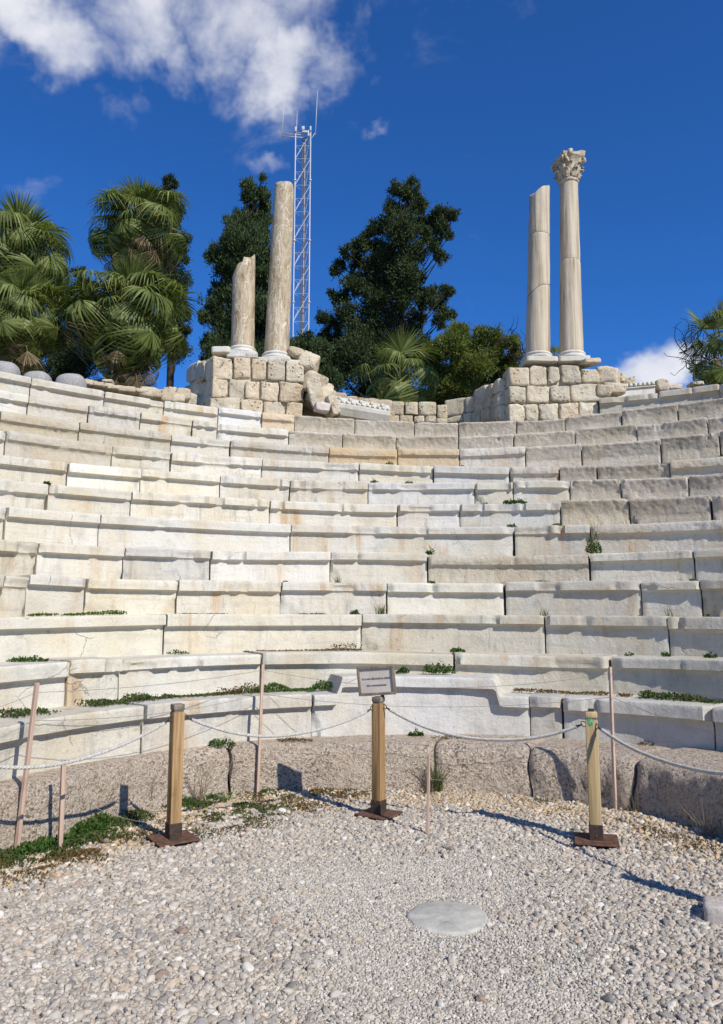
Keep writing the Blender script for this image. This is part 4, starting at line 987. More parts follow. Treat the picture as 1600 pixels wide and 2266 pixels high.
# ragged open conifer in the middle
L2 = [(893, 394, 13), (915, 400, 14), (880, 425, 20), (905, 430, 26), (935, 440, 16), (862, 460, 24), (890, 465, 32), (925, 462, 18), (840, 485, 24), (870, 500, 34), (905, 505, 32), (985, 470, 20), (998, 480, 14), (968, 480, 20), (975, 510, 22), (955, 500, 20), (935, 490, 16), (820, 505, 16), (810, 530, 22), (845, 540, 36), (890, 545, 40), (935, 530, 24), (960, 535, 14), (982, 552, 14), (795, 548, 18), (768, 565, 20), (788, 570, 20), (825, 575, 34), (870, 585, 42), (915, 575, 28), (752, 585, 14), (742, 598, 10), (985, 565, 10), (970, 585, 14), (955, 575, 12), (800, 605, 30), (845, 625, 44), (895, 625, 40), (925, 610, 20), (775, 625, 18), (757, 648, 16), (740, 655, 10), (732, 640, 8), (790, 650, 26), (830, 670, 44), (885, 670, 40), (930, 640, 26), (955, 640, 20), (985, 632, 18), (996, 640, 10), (975, 660, 20), (945, 675, 26), (915, 700, 32), (985, 695, 16), (1000, 690, 10), (972, 715, 16), (712, 708, 14), (735, 705, 24), (765, 705, 30), (800, 710, 40), (860, 715, 44), (720, 735, 24), (750, 750, 34), (800, 755, 46), (860, 765, 46), (910, 745, 36), (705, 760, 16), (730, 790, 36), (780, 800, 50), (840, 815, 50), (900, 800, 40), (750, 835, 44), (810, 860, 50), (940, 760, 20), (720, 830, 26), (880, 870, 44), (930, 885, 40), (965, 880, 34), (840, 885, 40)]
tree('cypress_tree', 'tall ragged blackish conifer between the two pairs of columns', 'tree', 880, 22.0, L2, M['juniper'], (.085, .032), 66, 64, 202, .15, top=(900, 410), group='dark conifers behind the theatre', up=.45, spread=.36, gap=.07, shrink=.92)
# low dark shrub under the mast
tree('dark_shrub', 'low dark evergreen shrub at the foot of the mast, beside the pier', 'shrub', 682, 18.5, [(665, 770, 18), (690, 765, 22), (712, 780, 22), (680, 800, 30), (712, 815, 30), (690, 840, 34), (730, 850, 30), (662, 800, 18), (650, 755, 12)], M['cypress'], (.085, .032), 60, 56, 203, .1, up=.6)
# conifers behind the palms
tree('cypress_tree', 'dark conifer half hidden behind the tallest fan palm', 'tree', 372, 26.0, [(360, 422, 18), (385, 425, 16), (372, 445, 20), (392, 450, 12), (380, 480, 22), (395, 520, 24), (385, 560, 28), (405, 570, 18), (395, 620, 28), (380, 660, 30), (400, 680, 22), (350, 470, 20), (340, 520, 30), (395, 730, 26), (405, 655, 14), (345, 600, 40), (390, 770, 30)], M['juniper'], (.10, .035), 50, 60, 204, .2, group='dark conifers behind the theatre', up=.4)
tree('cypress_tree', 'dark conifer showing between the two clumps of fan palms', 'tree', 180, 25.0, [(180, 608, 14), (165, 625, 20), (195, 630, 18), (155, 655, 24), (190, 665, 26), (215, 650, 16), (140, 690, 28), (180, 700, 30), (215, 700, 24), (160, 740, 36), (205, 745, 34), (150, 790, 40), (200, 800, 40), (240, 780, 36), (110, 760, 36), (120, 820, 40), (60, 800, 40)], M['juniper'], (.10, .035), 50, 60, 205, .2, group='dark conifers behind the theatre', up=.4)
# yellowish feathery tree
tree('feathery_tree', 'yellow green feathery tree behind the low wall, beside the conifer', 'tree', 1040, 18.5, [(960, 770, 26), (985, 752, 24), (1015, 745, 26), (1045, 748, 26), (1075, 760, 26), (1100, 768, 22), (1125, 775, 14), (950, 800, 28), (990, 790, 34), (1030, 790, 36), (1070, 795, 34), (1105, 800, 26), (1130, 800, 14), (960, 835, 32), (1000, 835, 36), (1045, 835, 36), (1085, 835, 32), (1115, 828, 20), (1000, 870, 34), (1050, 870, 34), (965, 885, 34), (1015, 895, 34), (1080, 870, 30), (930, 875, 30), (1135, 790, 16), (1145, 810, 16), (1020, 730, 12), (1060, 735, 10)], M['acacia'], (.075, .028), 100, 56, 206, .12, up=.25, spread=.45, flat=.7, gap=.06)
# bare twigs
def twigs(name, label, x, y, Y, n, ln, sd, mat='bark', width=.012, box=(40, 40)):
    g = np.random.default_rng(sd); cc = Coll()
    for i in range(n):
        p = np.array(at(x + g.uniform(-box[0], box[0]), y + g.uniform(-box[1], box[1]), Y + g.normal(0, .3))); d = g.normal(size=3) + np.array([0, 0, .5]); path = [p]
        for s in range(6):
            d = d + g.normal(size=3) * .55; d /= np.linalg.norm(d); p = p + d * ln / 6; path.append(p)
        Vt, Ft = tube_mesh(path, np.linspace(width, width * .4, 7), 4); cc.add(Vt, Ft)
    o = cc.build(name, M[mat]); tag(o, label, 'twigs'); return o
twigs('bare_twigs', 'tangle of bare reddish twigs beside the cracked pale column', 1138, 778, 18.0, 26, .9, 301, box=(22, 26))
twigs('bare_twigs', 'tangle of bare grey twigs behind the fan palm at the picture edge', 1545, 778, 17.0, 30, .9, 302, box=(36, 30))

# ------------------------------------------------------------------ fan palms
def frond_mesh(name, sd, lp, lb, nb=30, spread=115, droop=.5, fold=.25, mat=None, width=1.0, bend=0.0):
    g = np.random.default_rng(sd); V = []; Fc = []; mi = []; cb, sb = math.cos(R(bend)), math.sin(R(bend))
    Vt, Ft = tube_mesh([(0, 0, 0), (0, lp * .35, .05 * lp), (0, lp * .7, .05 * lp), (0, lp, 0)], [.022, .017, .014, .010], 5)
    V += [tuple(v) for v in Vt]; Fc += Ft; mi += [1] * len(Ft)
    for b in range(nb):
        ph = R(-spread + 2 * spread * (b + .5) / nb) + g.normal(0, .015); ln = lb * (.72 + .28 * math.cos(ph * .75)) * g.uniform(.9, 1.06)
        dth = R(2 * spread / nb) * .5 * width; dr = droop * g.uniform(.6, 1.5); k0 = len(V); steps = 6
        for s in range(steps + 1):
            q = s / steps; r_ = ln * q
            wv = math.tan(dth) * ln * .52 * (min(q / .5, 1.0)) if q < .5 else math.tan(dth) * ln * .52 * (1 - (q - .5) / .5) ** .8
            wv = max(wv, .002)
            z = -fold * r_ * (1 - math.cos(ph)) * .6 - dr * ln * max(0, q - .42) ** 1.9 * 1.9 + (.02 if b % 2 else -.02) * q
            rr_2 = r_ * (1 - .25 * dr * max(0, q - .5))
            px_, py_ = math.sin(ph) * rr_2, lp + math.cos(ph) * rr_2
            nx, ny = math.cos(ph), -math.sin(ph)
            for (qx, qy, qz) in ((px_ - nx * wv, py_ - ny * wv - lp, z), (px_ + nx * wv, py_ + ny * wv - lp, z + wv * .5)):
                V.append((qx, lp + qy * cb + qz * sb, qz * cb - qy * sb))
        for s in range(steps): Fc.append([k0 + 2 * s, k0 + 2 * s + 1, k0 + 2 * s + 3, k0 + 2 * s + 2]); mi.append(0)
    me = bpy.data.meshes.new(name); me.from_pydata(V, [], Fc); me.materials.append(mat or M['palm']); me.materials.append(M['petiole'] if mat is None else mat)
    me.polygons.foreach_set('material_index', np.array(mi, dtype=np.int32)); me.update(); return me
FR = {'stiff': [frond_mesh('frond', 10 + i, .95, 1.0, 28, 88, .12, .2, bend=(8, 25)[i]) for i in range(2)],
      'mid': [frond_mesh('frond', 20 + i, (1.1, 1.3, .95, 1.2)[i], (.9, .8, .95, .85)[i], 28, 112, (.5, .7, .45, .9)[i], .4, bend=(35, 55, 42, 65)[i]) for i in range(4)],
      'droop': [frond_mesh('frond', 30 + i, (1.2, 1.0, 1.35, 1.1)[i], (.9, .95, .8, .85)[i], 28, 108, (.9, 1.2, .8, 1.4)[i], .6, bend=(60, 80, 95, 70)[i]) for i in range(4)],
      'dead': [frond_mesh('dead_frond', 40 + i, 1.15, .8, 16, 55, 1.3, .9, M['dead_palm'], .55, bend=(50, 70, 35)[i]) for i in range(3)]}
def palm(name, label, x, y, Y, rad_px, nf, sd, trunk_r=.22, zg=5.1, ndead=14, skirt=0.0, elo=-60, az0=None, group='fan palms behind the theatre', cat='palm tree'):
    g = np.random.default_rng(sd); c = at(x, y, Y); rad = rad_px / F * Y / .95
    root = empty(name, (c.x, Y, zg), label, cat, group)
    n = 10; path = [(c.x + g.normal(0, .02), Y + g.normal(0, .02), zg - .2 + (c.z - zg + .1) * q) for q in np.linspace(0, 1, n)]
    tube('trunk', path, np.linspace(trunk_r * 1.15, trunk_r * .8, n), M['palm_trunk'], root, 14)
    def put(kind, az, el, sc, roll=0.0, base=None):
        ms = FR[kind]; o = bpy.data.objects.new('dead_frond' if kind == 'dead' else 'frond', ms[g.integers(len(ms))]); col.objects.link(o)
        d = Vector((math.sin(az) * math.cos(el), math.cos(az) * math.cos(el), math.sin(el)))
        up = Vector((0, 0, 1)) - d * d.z
        if up.length < .05: up = Vector((math.sin(az + 3.14), math.cos(az + 3.14), 0))
        if el < -.9: up = Vector((math.sin(az), math.cos(az), .2)); up = up - d * up.dot(d)
        up.normalize(); xx = d.cross(up).normalized(); Mx = Matrix((xx, d, up)).transposed() @ Matrix.Rotation(roll, 3, 'Y')
        o.rotation_euler = Mx.to_euler(); o.scale = (sc * rad / 2 * 1.05,) * 3
        b0 = base or Vector((c.x, Y, c.z)); o.parent = root; o.location = b0 - world_loc(root); return o
    for i in range(nf):
        q = (i + .5) / nf; el = R(84 - (84 - elo) * q ** .95) + g.normal(0, .16); az = (az0 if az0 is not None else 0) + i * 2.39996 + g.normal(0, .15)
        kind = 'stiff' if q < .12 else ('mid' if q < .5 else 'droop')
        if ndead > 8 and q > .6 and g.random() < .14: kind = 'dead'
        put(kind, az, el, g.uniform(.62, 1.12) * (.9 if q < .1 else 1), g.normal(0, .45), Vector((c.x, Y, c.z + .12 * (1 - q))))
    for i in range(ndead):
        az = i * 2.39996 + g.normal(0, .3); put('dead', az, R(-40 - 40 * g.random()), g.uniform(.55, .95), g.normal(0, .3), Vector((c.x + .1 * math.sin(az), Y + .1 * math.cos(az), c.z - .05 - skirt * g.random())))
    return root
palm('fan_palm', 'tall fan palm cut by the picture edge, shaggy crown against the sky', 42, 575, 19.5, 146, 86, 401, .2, ndead=26, skirt=.7)
palm('fan_palm', 'lower fan palm in front of the tall one at the picture edge', 48, 725, 18.2, 142, 86, 402, .2, ndead=22, skirt=1.0)
palm('fan_palm', 'tallest fan palm, its crown rising above the shorter palm below it', 305, 520, 20.5, 140, 96, 403, .2, ndead=46, skirt=.9)
palm('fan_palm', 'broad fan palm with a dark skirt of hanging fronds above the rubble stones', 285, 715, 18.6, 164, 116, 404, .34, ndead=90, skirt=1.9)
palm('fan_palm', 'small bright fan palm growing right behind the low wall', 884, 852, 16.8, 132, 26, 405, .09, ndead=3, skirt=.1, elo=-38)
palm('fan_palm', 'fan palm at the picture edge above the uppermost tier', 1582, 790, 17.0, 126, 22, 406, .14, ndead=5, skirt=.3, elo=-50)
palm('fan_palm', 'tiny palm showing only its leaf tips between the two pale columns', 1228, 815, 16.0, 62, 9, 407, .06, ndead=0, elo=20)

# ------------------------------------------------------------------ barrier posts
def post(label, p, ang, h=.95, w=.084, mat='wood', tint=(1, 1, 1), cap=False, plate_rot=0.0, in_view=True):
    rm = Matrix.Rotation(ang, 3, 'Z'); x, y, z = p
    root = empty('barrier_post', (x, y, 0), label, 'post', 'timber barrier posts with rope')
    a = bevel_box('base_plate', (.30, .27, .012), (x, y, .034), M['rust'], root, rm=Matrix.Rotation(ang + plate_rot, 3, 'Z') @ Matrix.Rotation(.03, 3, 'X'), bev=.003, segs=1)
    bevel_box('shoe', (w + .010, w + .010, .105), (x, y, .09), M['shoe'], root, rm=rm, bev=.003, segs=1)
    for s in (-1, 1):
        off = rm @ Vector((s * .0, -(w / 2 + .007), 0)); bevel_box('bolt', (.012, .006, .012), (x + off.x + s * .0, y + off.y, .10 + s * .03), M['rust'], root, rm=rm, bev=.002, segs=1)
    o = bevel_box('shaft', (w, w, h - .07 - .055), (x, y, .07 + (h - .125) / 2), M[mat], root, rm=rm, bev=.007); o.color = (*tint, 1)
    o = bevel_box('neck', (w - .014, w - .014, .012), (x, y, h - .050), M['wood_grey'], root, rm=rm, bev=.002, segs=1)
    o = bevel_box('top_block', (w, w, .045), (x, y, h - .022), M['wood_grey' if not cap else mat], root, rm=rm, bev=.010); o.color = (*tint, 1)
    if cap: bevel_box('cap', (.04, .035, .02), (x, y, h + .009), M['shoe'], root, rm=rm, bev=.003, segs=1)
    return root
pL = on_z(383, 1866); pM = on_z(838, 1810); pR = on_z(1320, 1869)
PL = post('amber timber post on a rusty plate nearest the creeping green patch', pL, R(35), .965)
PM = post('amber timber post carrying the framed notice', pM, R(-33), .95)
PR = post('pale timber post with a round green sticker near its top', pR, R(-14), .915, mat='wood_pale', cap=True)
p0 = Vector((-2.62, 4.45, 0)); p4 = Vector((2.36, 4.02, 0))
post('timber post just outside the picture beyond the leaning lath', p0, R(20), .95)
post('timber post just outside the picture beside the squared stone', p4, R(-20), .95)
# sticker
rm = Matrix.Rotation(R(-14), 3, 'Z'); off = rm @ Vector((-.008, -.0435, 0))
lathe('sticker', [(.001, 0), (.021, 0), (.021, .0012), (.001, .0014)], (0, 0, 0), M['sticker'], None, 20)
st = bpy.data.objects['sticker']; st.rotation_euler = (math.pi / 2, 0, R(-14)); st.scale = (1, 1.35, 1); st.parent = PR; st.location = Vector((pR.x + off.x, pR.y + off.y, .845)) - world_loc(PR)

# ------------------------------------------------------------------ ropes
def rope(label, A, B, sag, sd):
    A, B = np.array(A), np.array(B); L = np.linalg.norm(B - A); n = int(L / .009); t = np.linspace(0, 1, n)
    P = A + (B - A) * t[:, None]; P[:, 2] -= sag * 4 * t * (1 - t)
    P[:, 2] += .004 * np.sin(t * 9 + sd)
    d = (P[-1] - P[0]) * np.array([1, 1, 0]); d /= np.linalg.norm(d); S = np.array([-d[1], d[0], 0])
    T = np.gradient(P, axis=0); T /= np.linalg.norm(T, axis=1)[:, None]; U = np.cross(S, T); s = np.concatenate([[0], np.cumsum(np.linalg.norm(np.diff(P, axis=0), axis=1))])
    root = empty('barrier_rope', tuple(P[n // 2]), label, 'rope', 'white twisted barrier ropes')
    e0, e1 = .045, s[-1] - .045; keep = (s > e0) & (s < e1)
    for k in range(3):
        ph = 2 * np.pi * (s / .075 + k / 3.0); Q = P + .0062 * (np.cos(ph)[:, None] * S + np.sin(ph)[:, None] * U)
        tube('strand', Q[keep], .0070, M['rope'], root, 7)
    for (c, dr, c2) in ((P[0], 1, P[keep][0]), (P[-1], -1, P[keep][-1])):
        th = np.linspace(0, 2 * np.pi, 16); ring = c + .018 * (np.cos(th)[:, None] * np.array([d[0], d[1], -.3]) + np.sin(th)[:, None] * np.array([0, 0, 1.0]))
        tube('hook_ring', ring, .0032, M['hook'], root, 5)
        tube('hook', [c + (c2 - c) * .25, c + (c2 - c) * .7, c2 + (c2 - c) * .1], [.005, .007, .013], M['hook'], root, 6)
    return root
def near(p, tx, ty, z, r=.056):
    d = Vector((tx - p.x, ty - p.y, 0)).normalized(); return (p.x + d.x * r, p.y + d.y * r, z)
rope('white rope from the sticker-free amber post by the green patch off to the picture edge', near(p0, pL.x, pL.y, .86), near(pL, p0.x, p0.y, .862), .21, 1)
rope('white rope sagging between the amber post by the green patch and the notice post', near(pL, pM.x, pM.y, .868), near(pM, pL.x, pL.y, .862), .175, 2)
rope('white rope sagging between the notice post and the stickered post', near(pM, pR.x, pR.y, .872), near(pR, pM.x, pM.y, .826), .185, 3)
rope('white rope running from the stickered post to the squared stone side', near(pR, p4.x, p4.y, .82), near(p4, pR.x, pR.y, .84), .165, 4)
for o in bpy.data.objects:
    if o.get('label', '').startswith('white rope from the sticker-free'): o['label'] = 'white rope hanging behind the two pinkish laths at the picture edge'
    if o.get('label', '').startswith('white rope running'): o['label'] = 'white rope leaving the stickered post towards the nearest picture edge'

# ------------------------------------------------------------------ notice
sc = at(833, 1506, pM.y - .02); srm = Matrix.Rotation(R(-16), 3, 'Z') @ Matrix.Rotation(R(-4.5), 3, 'Y') @ Matrix.Rotation(R(4), 3, 'X')
sign = empty('notice', (pM.x, pM.y, .96), 'small framed notice about not climbing, fixed above the middle post', 'sign')
sw, sh = .315, .235
def S3(x, y, z): v = srm @ Vector((x, y, z)); return (sc.x + v.x, sc.y + v.y, sc.z + v.z)
bevel_box('panel', (sw - .03, .010, sh - .03), S3(0, .003, 0), M['paper'], sign, rm=srm, bev=.002, segs=1)
for (dx, dz_, w, h) in ((0, sh / 2 - .011, sw, .022), (0, -sh / 2 + .011, sw, .022), (-sw / 2 + .011, 0, .022, sh - .046), (sw / 2 - .011, 0, .022, sh - .046)):
    bevel_box('frame', (w, .034, h), S3(dx, 0, dz_), M['wood_grey'], sign, rm=srm, bev=.003, segs=1)
bevel_box('bracket', (.03, .02, .12), (pM.x + .035, pM.y + .035, .99), M['wood_grey'], sign, bev=.003, segs=1)
er = srm @ Matrix.Rotation(math.pi / 2, 3, 'X')
lettering('lettering', 'It is not allowed to climb', S3(0, -.0045, .018), .0255, M['print'], sign, er.to_euler(), sx=.95)
lettering('lettering', 'the monuments', S3(0.0, -.0045, -.036), .0265, M['print'], sign, er.to_euler(), sx=1.0)

# ------------------------------------------------------------------ laths and wires
def stake(label, xb, yb, xt, yt, dy=.0, w=.028, sd=0):
    b = on_z(xb, yb); t = at(xt, yt, b.y + dy); d = (t - b); L = d.length; q = d.to_track_quat('Z', 'Y').to_matrix() @ Matrix.Rotation(R(25 + sd * 13), 3, 'Z')
    o = bevel_box('wooden_lath', (w, w * .9, L + .06), (b + t) / 2 - d.normalized() * .03, M['stake'], None, rm=q, bev=.0025, segs=1)
    tag(o, label, 'stake', 'thin wooden laths along the kerb'); return b, t
s1 = stake('leaning pinkish lath nearest the picture edge, taller of the pair', 36, 1888, 82, 1511, .04, .030, 0)
s2 = stake('short pinkish lath next to the leaning one', 133, 1880, 141, 1684, .0, .032, 1)
s3 = stake('tall thin lath standing between the amber post and the notice post', 570, 1757, 582, 1470, .05, .026, 2)
s4 = stake('short thin lath in the gravel beside the notice post', 946, 1850, 949, 1672, .0, .020, 3)
s5 = stake('tall thin lath right behind the stickered post', 1362, 1796, 1350, 1476, .02, .026, 4)
def along(s, px_y): 
    q = (s[2] if len(s) > 2 else None); return None
def stake_pt(s, y_top, y_bot, y):
    f = (y - y_bot) / (y_top - y_bot); return s[0].lerp(s[1], f)
def wire(label, pts, sags, r=.0021):
    P = []
    for i in range(len(pts) - 1):
        a, b = np.array(pts[i]), np.array(pts[i + 1]); t = np.linspace(0, 1, 18)
        q = a + (b - a) * t[:, None]; q[:, 2] -= sags[i] * 4 * t * (1 - t); P.append(q[:-1] if i < len(pts) - 2 else q)
    o = tube('wire', np.concatenate(P), r, M['wire'], None, 5); tag(o, label, 'wire', 'thin wires strung between the laths'); return o
wire('upper thin wire strung from lath to lath past the notice', [at(-160, 1600, 4.9), stake_pt(s1, 1511, 1888, 1533), stake_pt(s3, 1470, 1757, 1483), stake_pt(s5, 1476, 1796, 1491), at(1720, 1566, 5.0)], [.03, .035, .14, .02])
wire('lower thin wire strung from lath to lath behind the ropes', [at(-160, 1690, 4.9), stake_pt(s1, 1511, 1888, 1597), stake_pt(s3, 1470, 1757, 1537), stake_pt(s5, 1476, 1796, 1544), at(1720, 1660, 5.0)], [.03, .06, .10, .03])
wire('slack loop of thin wire tied low between the short lath and the kerb', [stake_pt(s2, 1684, 1880, 1745), on_z(470, 1800, .12), at(520, 1665, 7.25)], [.14, .02], .0016)
wire('slack thin wire dropping from the lath behind the stickered post', [stake_pt(s4, 1672, 1850, 1725), at(1120, 1690, 6.9), stake_pt(s5, 1476, 1796, 1625)], [.05, .05], .0016)
wire('slack thin wire crossing the dark granite at the picture edge', [stake_pt(s5, 1476, 1796, 1640), at(1450, 1700, 6.2), at(1640, 1770, 5.4)], [.02, .04], .0018)

# ------------------------------------------------------------------ stone disc and squared stone in the gravel
dc = on_z(990, 2032); da = on_z(900, 2032); dbk = on_z(990, 1996); dfr = on_z(990, 2068)
V = []; n = 56; ra = abs(dc.x - da.x); rbk = (dbk.y - dfr.y) / 2
for (q, z) in ((1.02, -.03), (1.0, .004), (.985, .012), (.93, .016), (.6, .018), (.25, .017)):
    for i in range(n):
        a = 2 * math.pi * i / n; w = 1 + .05 * float(vnoise(np.array([[math.cos(a) * 2, math.sin(a) * 2, 1.3]]), 3)[0])
        V.append((dc.x + ra * q * w * math.cos(a), dc.y + rbk * q * w * math.sin(a), z + .004 * float(vnoise(np.array([[q * math.cos(a) * 5, q * math.sin(a) * 5, 7.]]), 9)[0])))
V.append((dc.x, dc.y, .017)); Fc = [[l * n + i, l * n + (i + 1) % n, (l + 1) * n + (i + 1) % n, (l + 1) * n + i] for l in range(5) for i in range(n)] + [[5 * n + i, 5 * n + (i + 1) % n, 6 * n] for i in range(n)]
disc = mesh_obj('stone_disc', V, Fc, M['disc']); tag(disc, 'round pale dusty stone disc set flat in the gravel', 'stone disc')
bc_ = on_z(1592, 2036); blk = rock('squared_stone', (bc_.x + .06, bc_.y + .0, .035), (.26, .19, .105), M['kerbstone'], None, seed=1500, m=9, amp=.035, n=12, rotz=R(-22)); tag(blk, 'pinkish grey squared stone lying on the gravel at the picture edge', 'stone')

# ------------------------------------------------------------------ gravel
g = np.random.default_rng(5)
def front_dist(x, y):
    ph = np.arctan2(x - GC[0], y - GC[1]); return np.interp(ph, fa, fr) - np.hypot(x - GC[0], y - GC[1])
def gridpts(cell, x0, x1, y0, y1):
    X, Y = np.meshgrid(np.arange(x0, x1, cell), np.arange(y0, y1, cell)); n = X.size
    return X.ravel() + g.uniform(-.5, .5, n) * cell, Y.ravel() + g.uniform(-.5, .5, n) * cell
pos, scl, tone = [], [], []
PAL = np.array([(.56, .49, .39), (.47, .41, .325), (.62, .55, .45), (.41, .36, .29), (.68, .61, .51), (.54, .44, .32), (.59, .49, .385), (.36, .33, .285), (.53, .46, .375), (.58, .52, .425)])
PALB = np.array([(.55, .40, .22), (.51, .40, .26), (.62, .50, .34), (.42, .31, .19), (.72, .63, .48), (.48, .42, .34), (.60, .42, .26)])
PALS = np.array([(.60, .54, .44), (.53, .475, .385), (.65, .59, .49), (.47, .42, .34), (.69, .64, .54)])
def fine(x, y): # 1 where the fine trodden gravel lies
    d = np.minimum(((x - .32) / 1.25) ** 2 + ((y - 4.85) / .95) ** 2, ((x - .42) / .8) ** 2 + ((y - 3.6) / 1.15) ** 2)
    d = d + .45 * fbm(np.stack([x * 1.6, y * 1.6, x * 0], 1), 3, 61)
    return np.clip(1.35 - d, 0, 1)
def add(x, y, r, pal, flat=(.45, .8), zoff=0.25, keep=None):
    fd = front_dist(x, y); m = fd > .01
    m &= np.abs(x) < (y * .58 + .35)
    m &= ~(((((x - dc.x) / (ra * 1.0)) ** 2 + ((y - dc.y) / (rbk * 1.0)) ** 2) < .96 + .10 * fbm(np.stack([x * 14, y * 14, x * 0], 1), 2, 71)) & (g.random(len(x)) > .012))
    for p in (pL, pM, pR): m &= ~((np.hypot(x - p.x, y - p.y) < .14) & (g.random(len(x)) > .03))
    if keep is not None: m &= keep
    x, y, r = x[m], y[m], r[m]; n = len(x)
    zg = fbm(np.stack([x, y, x * 0], 1) * 1.3, 3, 3) * .02 + fbm(np.stack([x, y, x * 0], 1) * 6, 2, 4) * .008
    fl = g.uniform(*flat, n); s = np.stack([r * g.uniform(.85, 1.35, n), r * g.uniform(.7, 1.0, n), r * fl], 1)
    pos.append(np.stack([x, y, zg + s[:, 2] * zoff + g.uniform(0, .3, n) * s[:, 2]], 1)); scl.append(s)
    c = pal[g.integers(len(pal), size=n)] * .93 * g.normal(1, .10, (n, 1)); tone.append(np.clip(c, .05, .85))
X0, X1, Y0, Y1 = -3.0, 3.0, 2.3, 7.55
x, y = gridpts(.0255, X0, X1, Y0, Y1); f = fine(x, y); fd = front_dist(x, y); band = np.clip((.95 - fd) / .5, 0, 1) * np.clip((y - 4.4) / 1.2, 0, 1)
pn = fbm(np.stack([x * 2.2, y * 2.2, x * 0], 1), 3, 21)
add(x, y, g.uniform(.0085, .0175, len(x)) * g.choice([1, 1, 1, 1.5], len(x)), PAL, keep=(g.random(len(x)) > f * .93) & (g.random(len(x)) > band * .9))
add(x, y, g.uniform(.011, .022, len(x)), PALB, (.55, .95), keep=(g.random(len(x)) < band * np.clip(.62 + pn * 1.3, .06, 1) * np.clip(fd / .22, .10, 1)))
x, y = gridpts(.0165, X0, X1, Y0, Y1); f = fine(x, y); fd = front_dist(x, y); band = np.clip((.95 - fd) / .5, 0, 1) * np.clip((y - 4.4) / 1.2, 0, 1)
add(x, y, g.uniform(.006, .012, len(x)), PAL, zoff=.2, keep=(g.random(len(x)) > f * .55) & (g.random(len(x)) > band * .85))
x, y = gridpts(.0118, X0, X1, Y0, 6.9); f = fine(x, y)
thin = np.clip(.93 - .9 * np.clip(fbm(np.stack([x * 1.8, y * 1.8, x * 0 + 5], 1), 3, 31), 0, 1) * 1.0, .1, 1)
add(x, y, g.uniform(.0045, .0088, len(x)), PALS, (.55, .9), zoff=.3, keep=g.random(len(x)) < f * 1.05 * thin)
x, y = gridpts(.014, X0, X1, 4.6, Y1); fd = front_dist(x, y); band = np.clip((.95 - fd) / .5, 0, 1) * np.clip((y - 4.4) / 1.2, 0, 1)
add(x, y, g.uniform(.003, .007, len(x)), PALB, keep=g.random(len(x)) < band * .35)
x, y = gridpts(.30, X0, X1, Y0, Y1); add(x, y, g.uniform(.02, .032, len(x)), np.array([(.74, .68, .58), (.66, .60, .51), (.27, .25, .22), (.40, .29, .22), (.47, .42, .35)]), keep=g.random(len(x)) < .5)
pos = np.concatenate(pos); scl = np.concatenate(scl); tone = np.concatenate(tone); N = len(pos)
me = bpy.data.meshes.new('gravel'); me.vertices.add(N); me.vertices.foreach_set('co', pos.ravel())
rotv = np.stack([g.normal(0, .35, N), g.normal(0, .35, N), g.uniform(0, 6.283, N)], 1)
a_ = me.attributes.new('psc', 'FLOAT_VECTOR', 'POINT'); a_.data.foreach_set('vector', scl.ravel())
a_ = me.attributes.new('prot', 'FLOAT_VECTOR', 'POINT'); a_.data.foreach_set('vector', rotv.ravel())
a_ = me.attributes.new('pid', 'INT', 'POINT'); a_.data.foreach_set('value', g.integers(0, 6, N).astype(np.int32))
a_ = me.attributes.new('tone', 'FLOAT_COLOR', 'POINT'); a_.data.foreach_set('color', np.concatenate([tone, np.ones((N, 1))], 1).ravel())
gravel = bpy.data.objects.new('gravel', me); col.objects.link(gravel); tag(gravel, 'loose rounded pebbles and fine gravel covering the orchestra floor', None, None, 'stuff')
gt = bpy.data.node_groups.new('gravel_pebbles', 'GeometryNodeTree')
gt.interface.new_socket('Geometry', in_out='INPUT', socket_type='NodeSocketGeometry'); gt.interface.new_socket('Geometry', in_out='OUTPUT', socket_type='NodeSocketGeometry')
T = NT(gt); gi = T.new('NodeGroupInput'); go = T.new('NodeGroupOutput')
shapes = T.new('GeometryNodeGeometryToInstance')
for i in range(6):
    ico = T.new('GeometryNodeMeshIcoSphere', {'Radius': 1.0, 'Subdivisions': 2 if i < 3 else 3})
    ps = T.new('GeometryNodeInputPosition'); nz = T.new('ShaderNodeTexNoise', {'Vector': T.vmath('ADD', ps.outputs[0], (i * 7.3, i * 3.1, 1.7)), 'Scale': (.55, .8, 1.1, .6, .9, 1.3)[i], 'Detail': 1.0})
    o_ = T.vmath('SCALE', T.vmath('SUBTRACT', nz.outputs['Color'], (.5, .5, .5)), (.9, 1.1, 1.2, .8, 1.2, 1.3)[i])
    sp_ = T.new('GeometryNodeSetPosition', {'Geometry': ico.outputs[0], 'Offset': o_})
    ss = T.new('GeometryNodeSetShadeSmooth', {0: sp_.outputs[0]})
    sm = T.new('GeometryNodeSetMaterial', {0: ss.outputs[0], 'Material': M['pebble']})
    T.l.new(sm.outputs[0], shapes.inputs[0])
def named(nm, dt):
    nd = T.new('GeometryNodeInputNamedAttribute', {'Name': nm}, data_type=dt); return nd.outputs[0]
inst = T.new('GeometryNodeInstanceOnPoints', {'Points': gi.outputs[0], 'Instance': shapes.outputs[0], 'Pick Instance': True, 'Instance Index': named('pid', 'INT'), 'Scale': named('psc', 'FLOAT_VECTOR')})
er_ = T.new('FunctionNodeEulerToRotation', {0: named('prot', 'FLOAT_VECTOR')}); T.l.new(er_.outputs[0], inst.inputs['Rotation'])
T.l.new(inst.outputs[0], go.inputs[0])
md = gravel.modifiers.new('pebbles', 'NODES'); md.node_group = gt
print('pebbles', N)

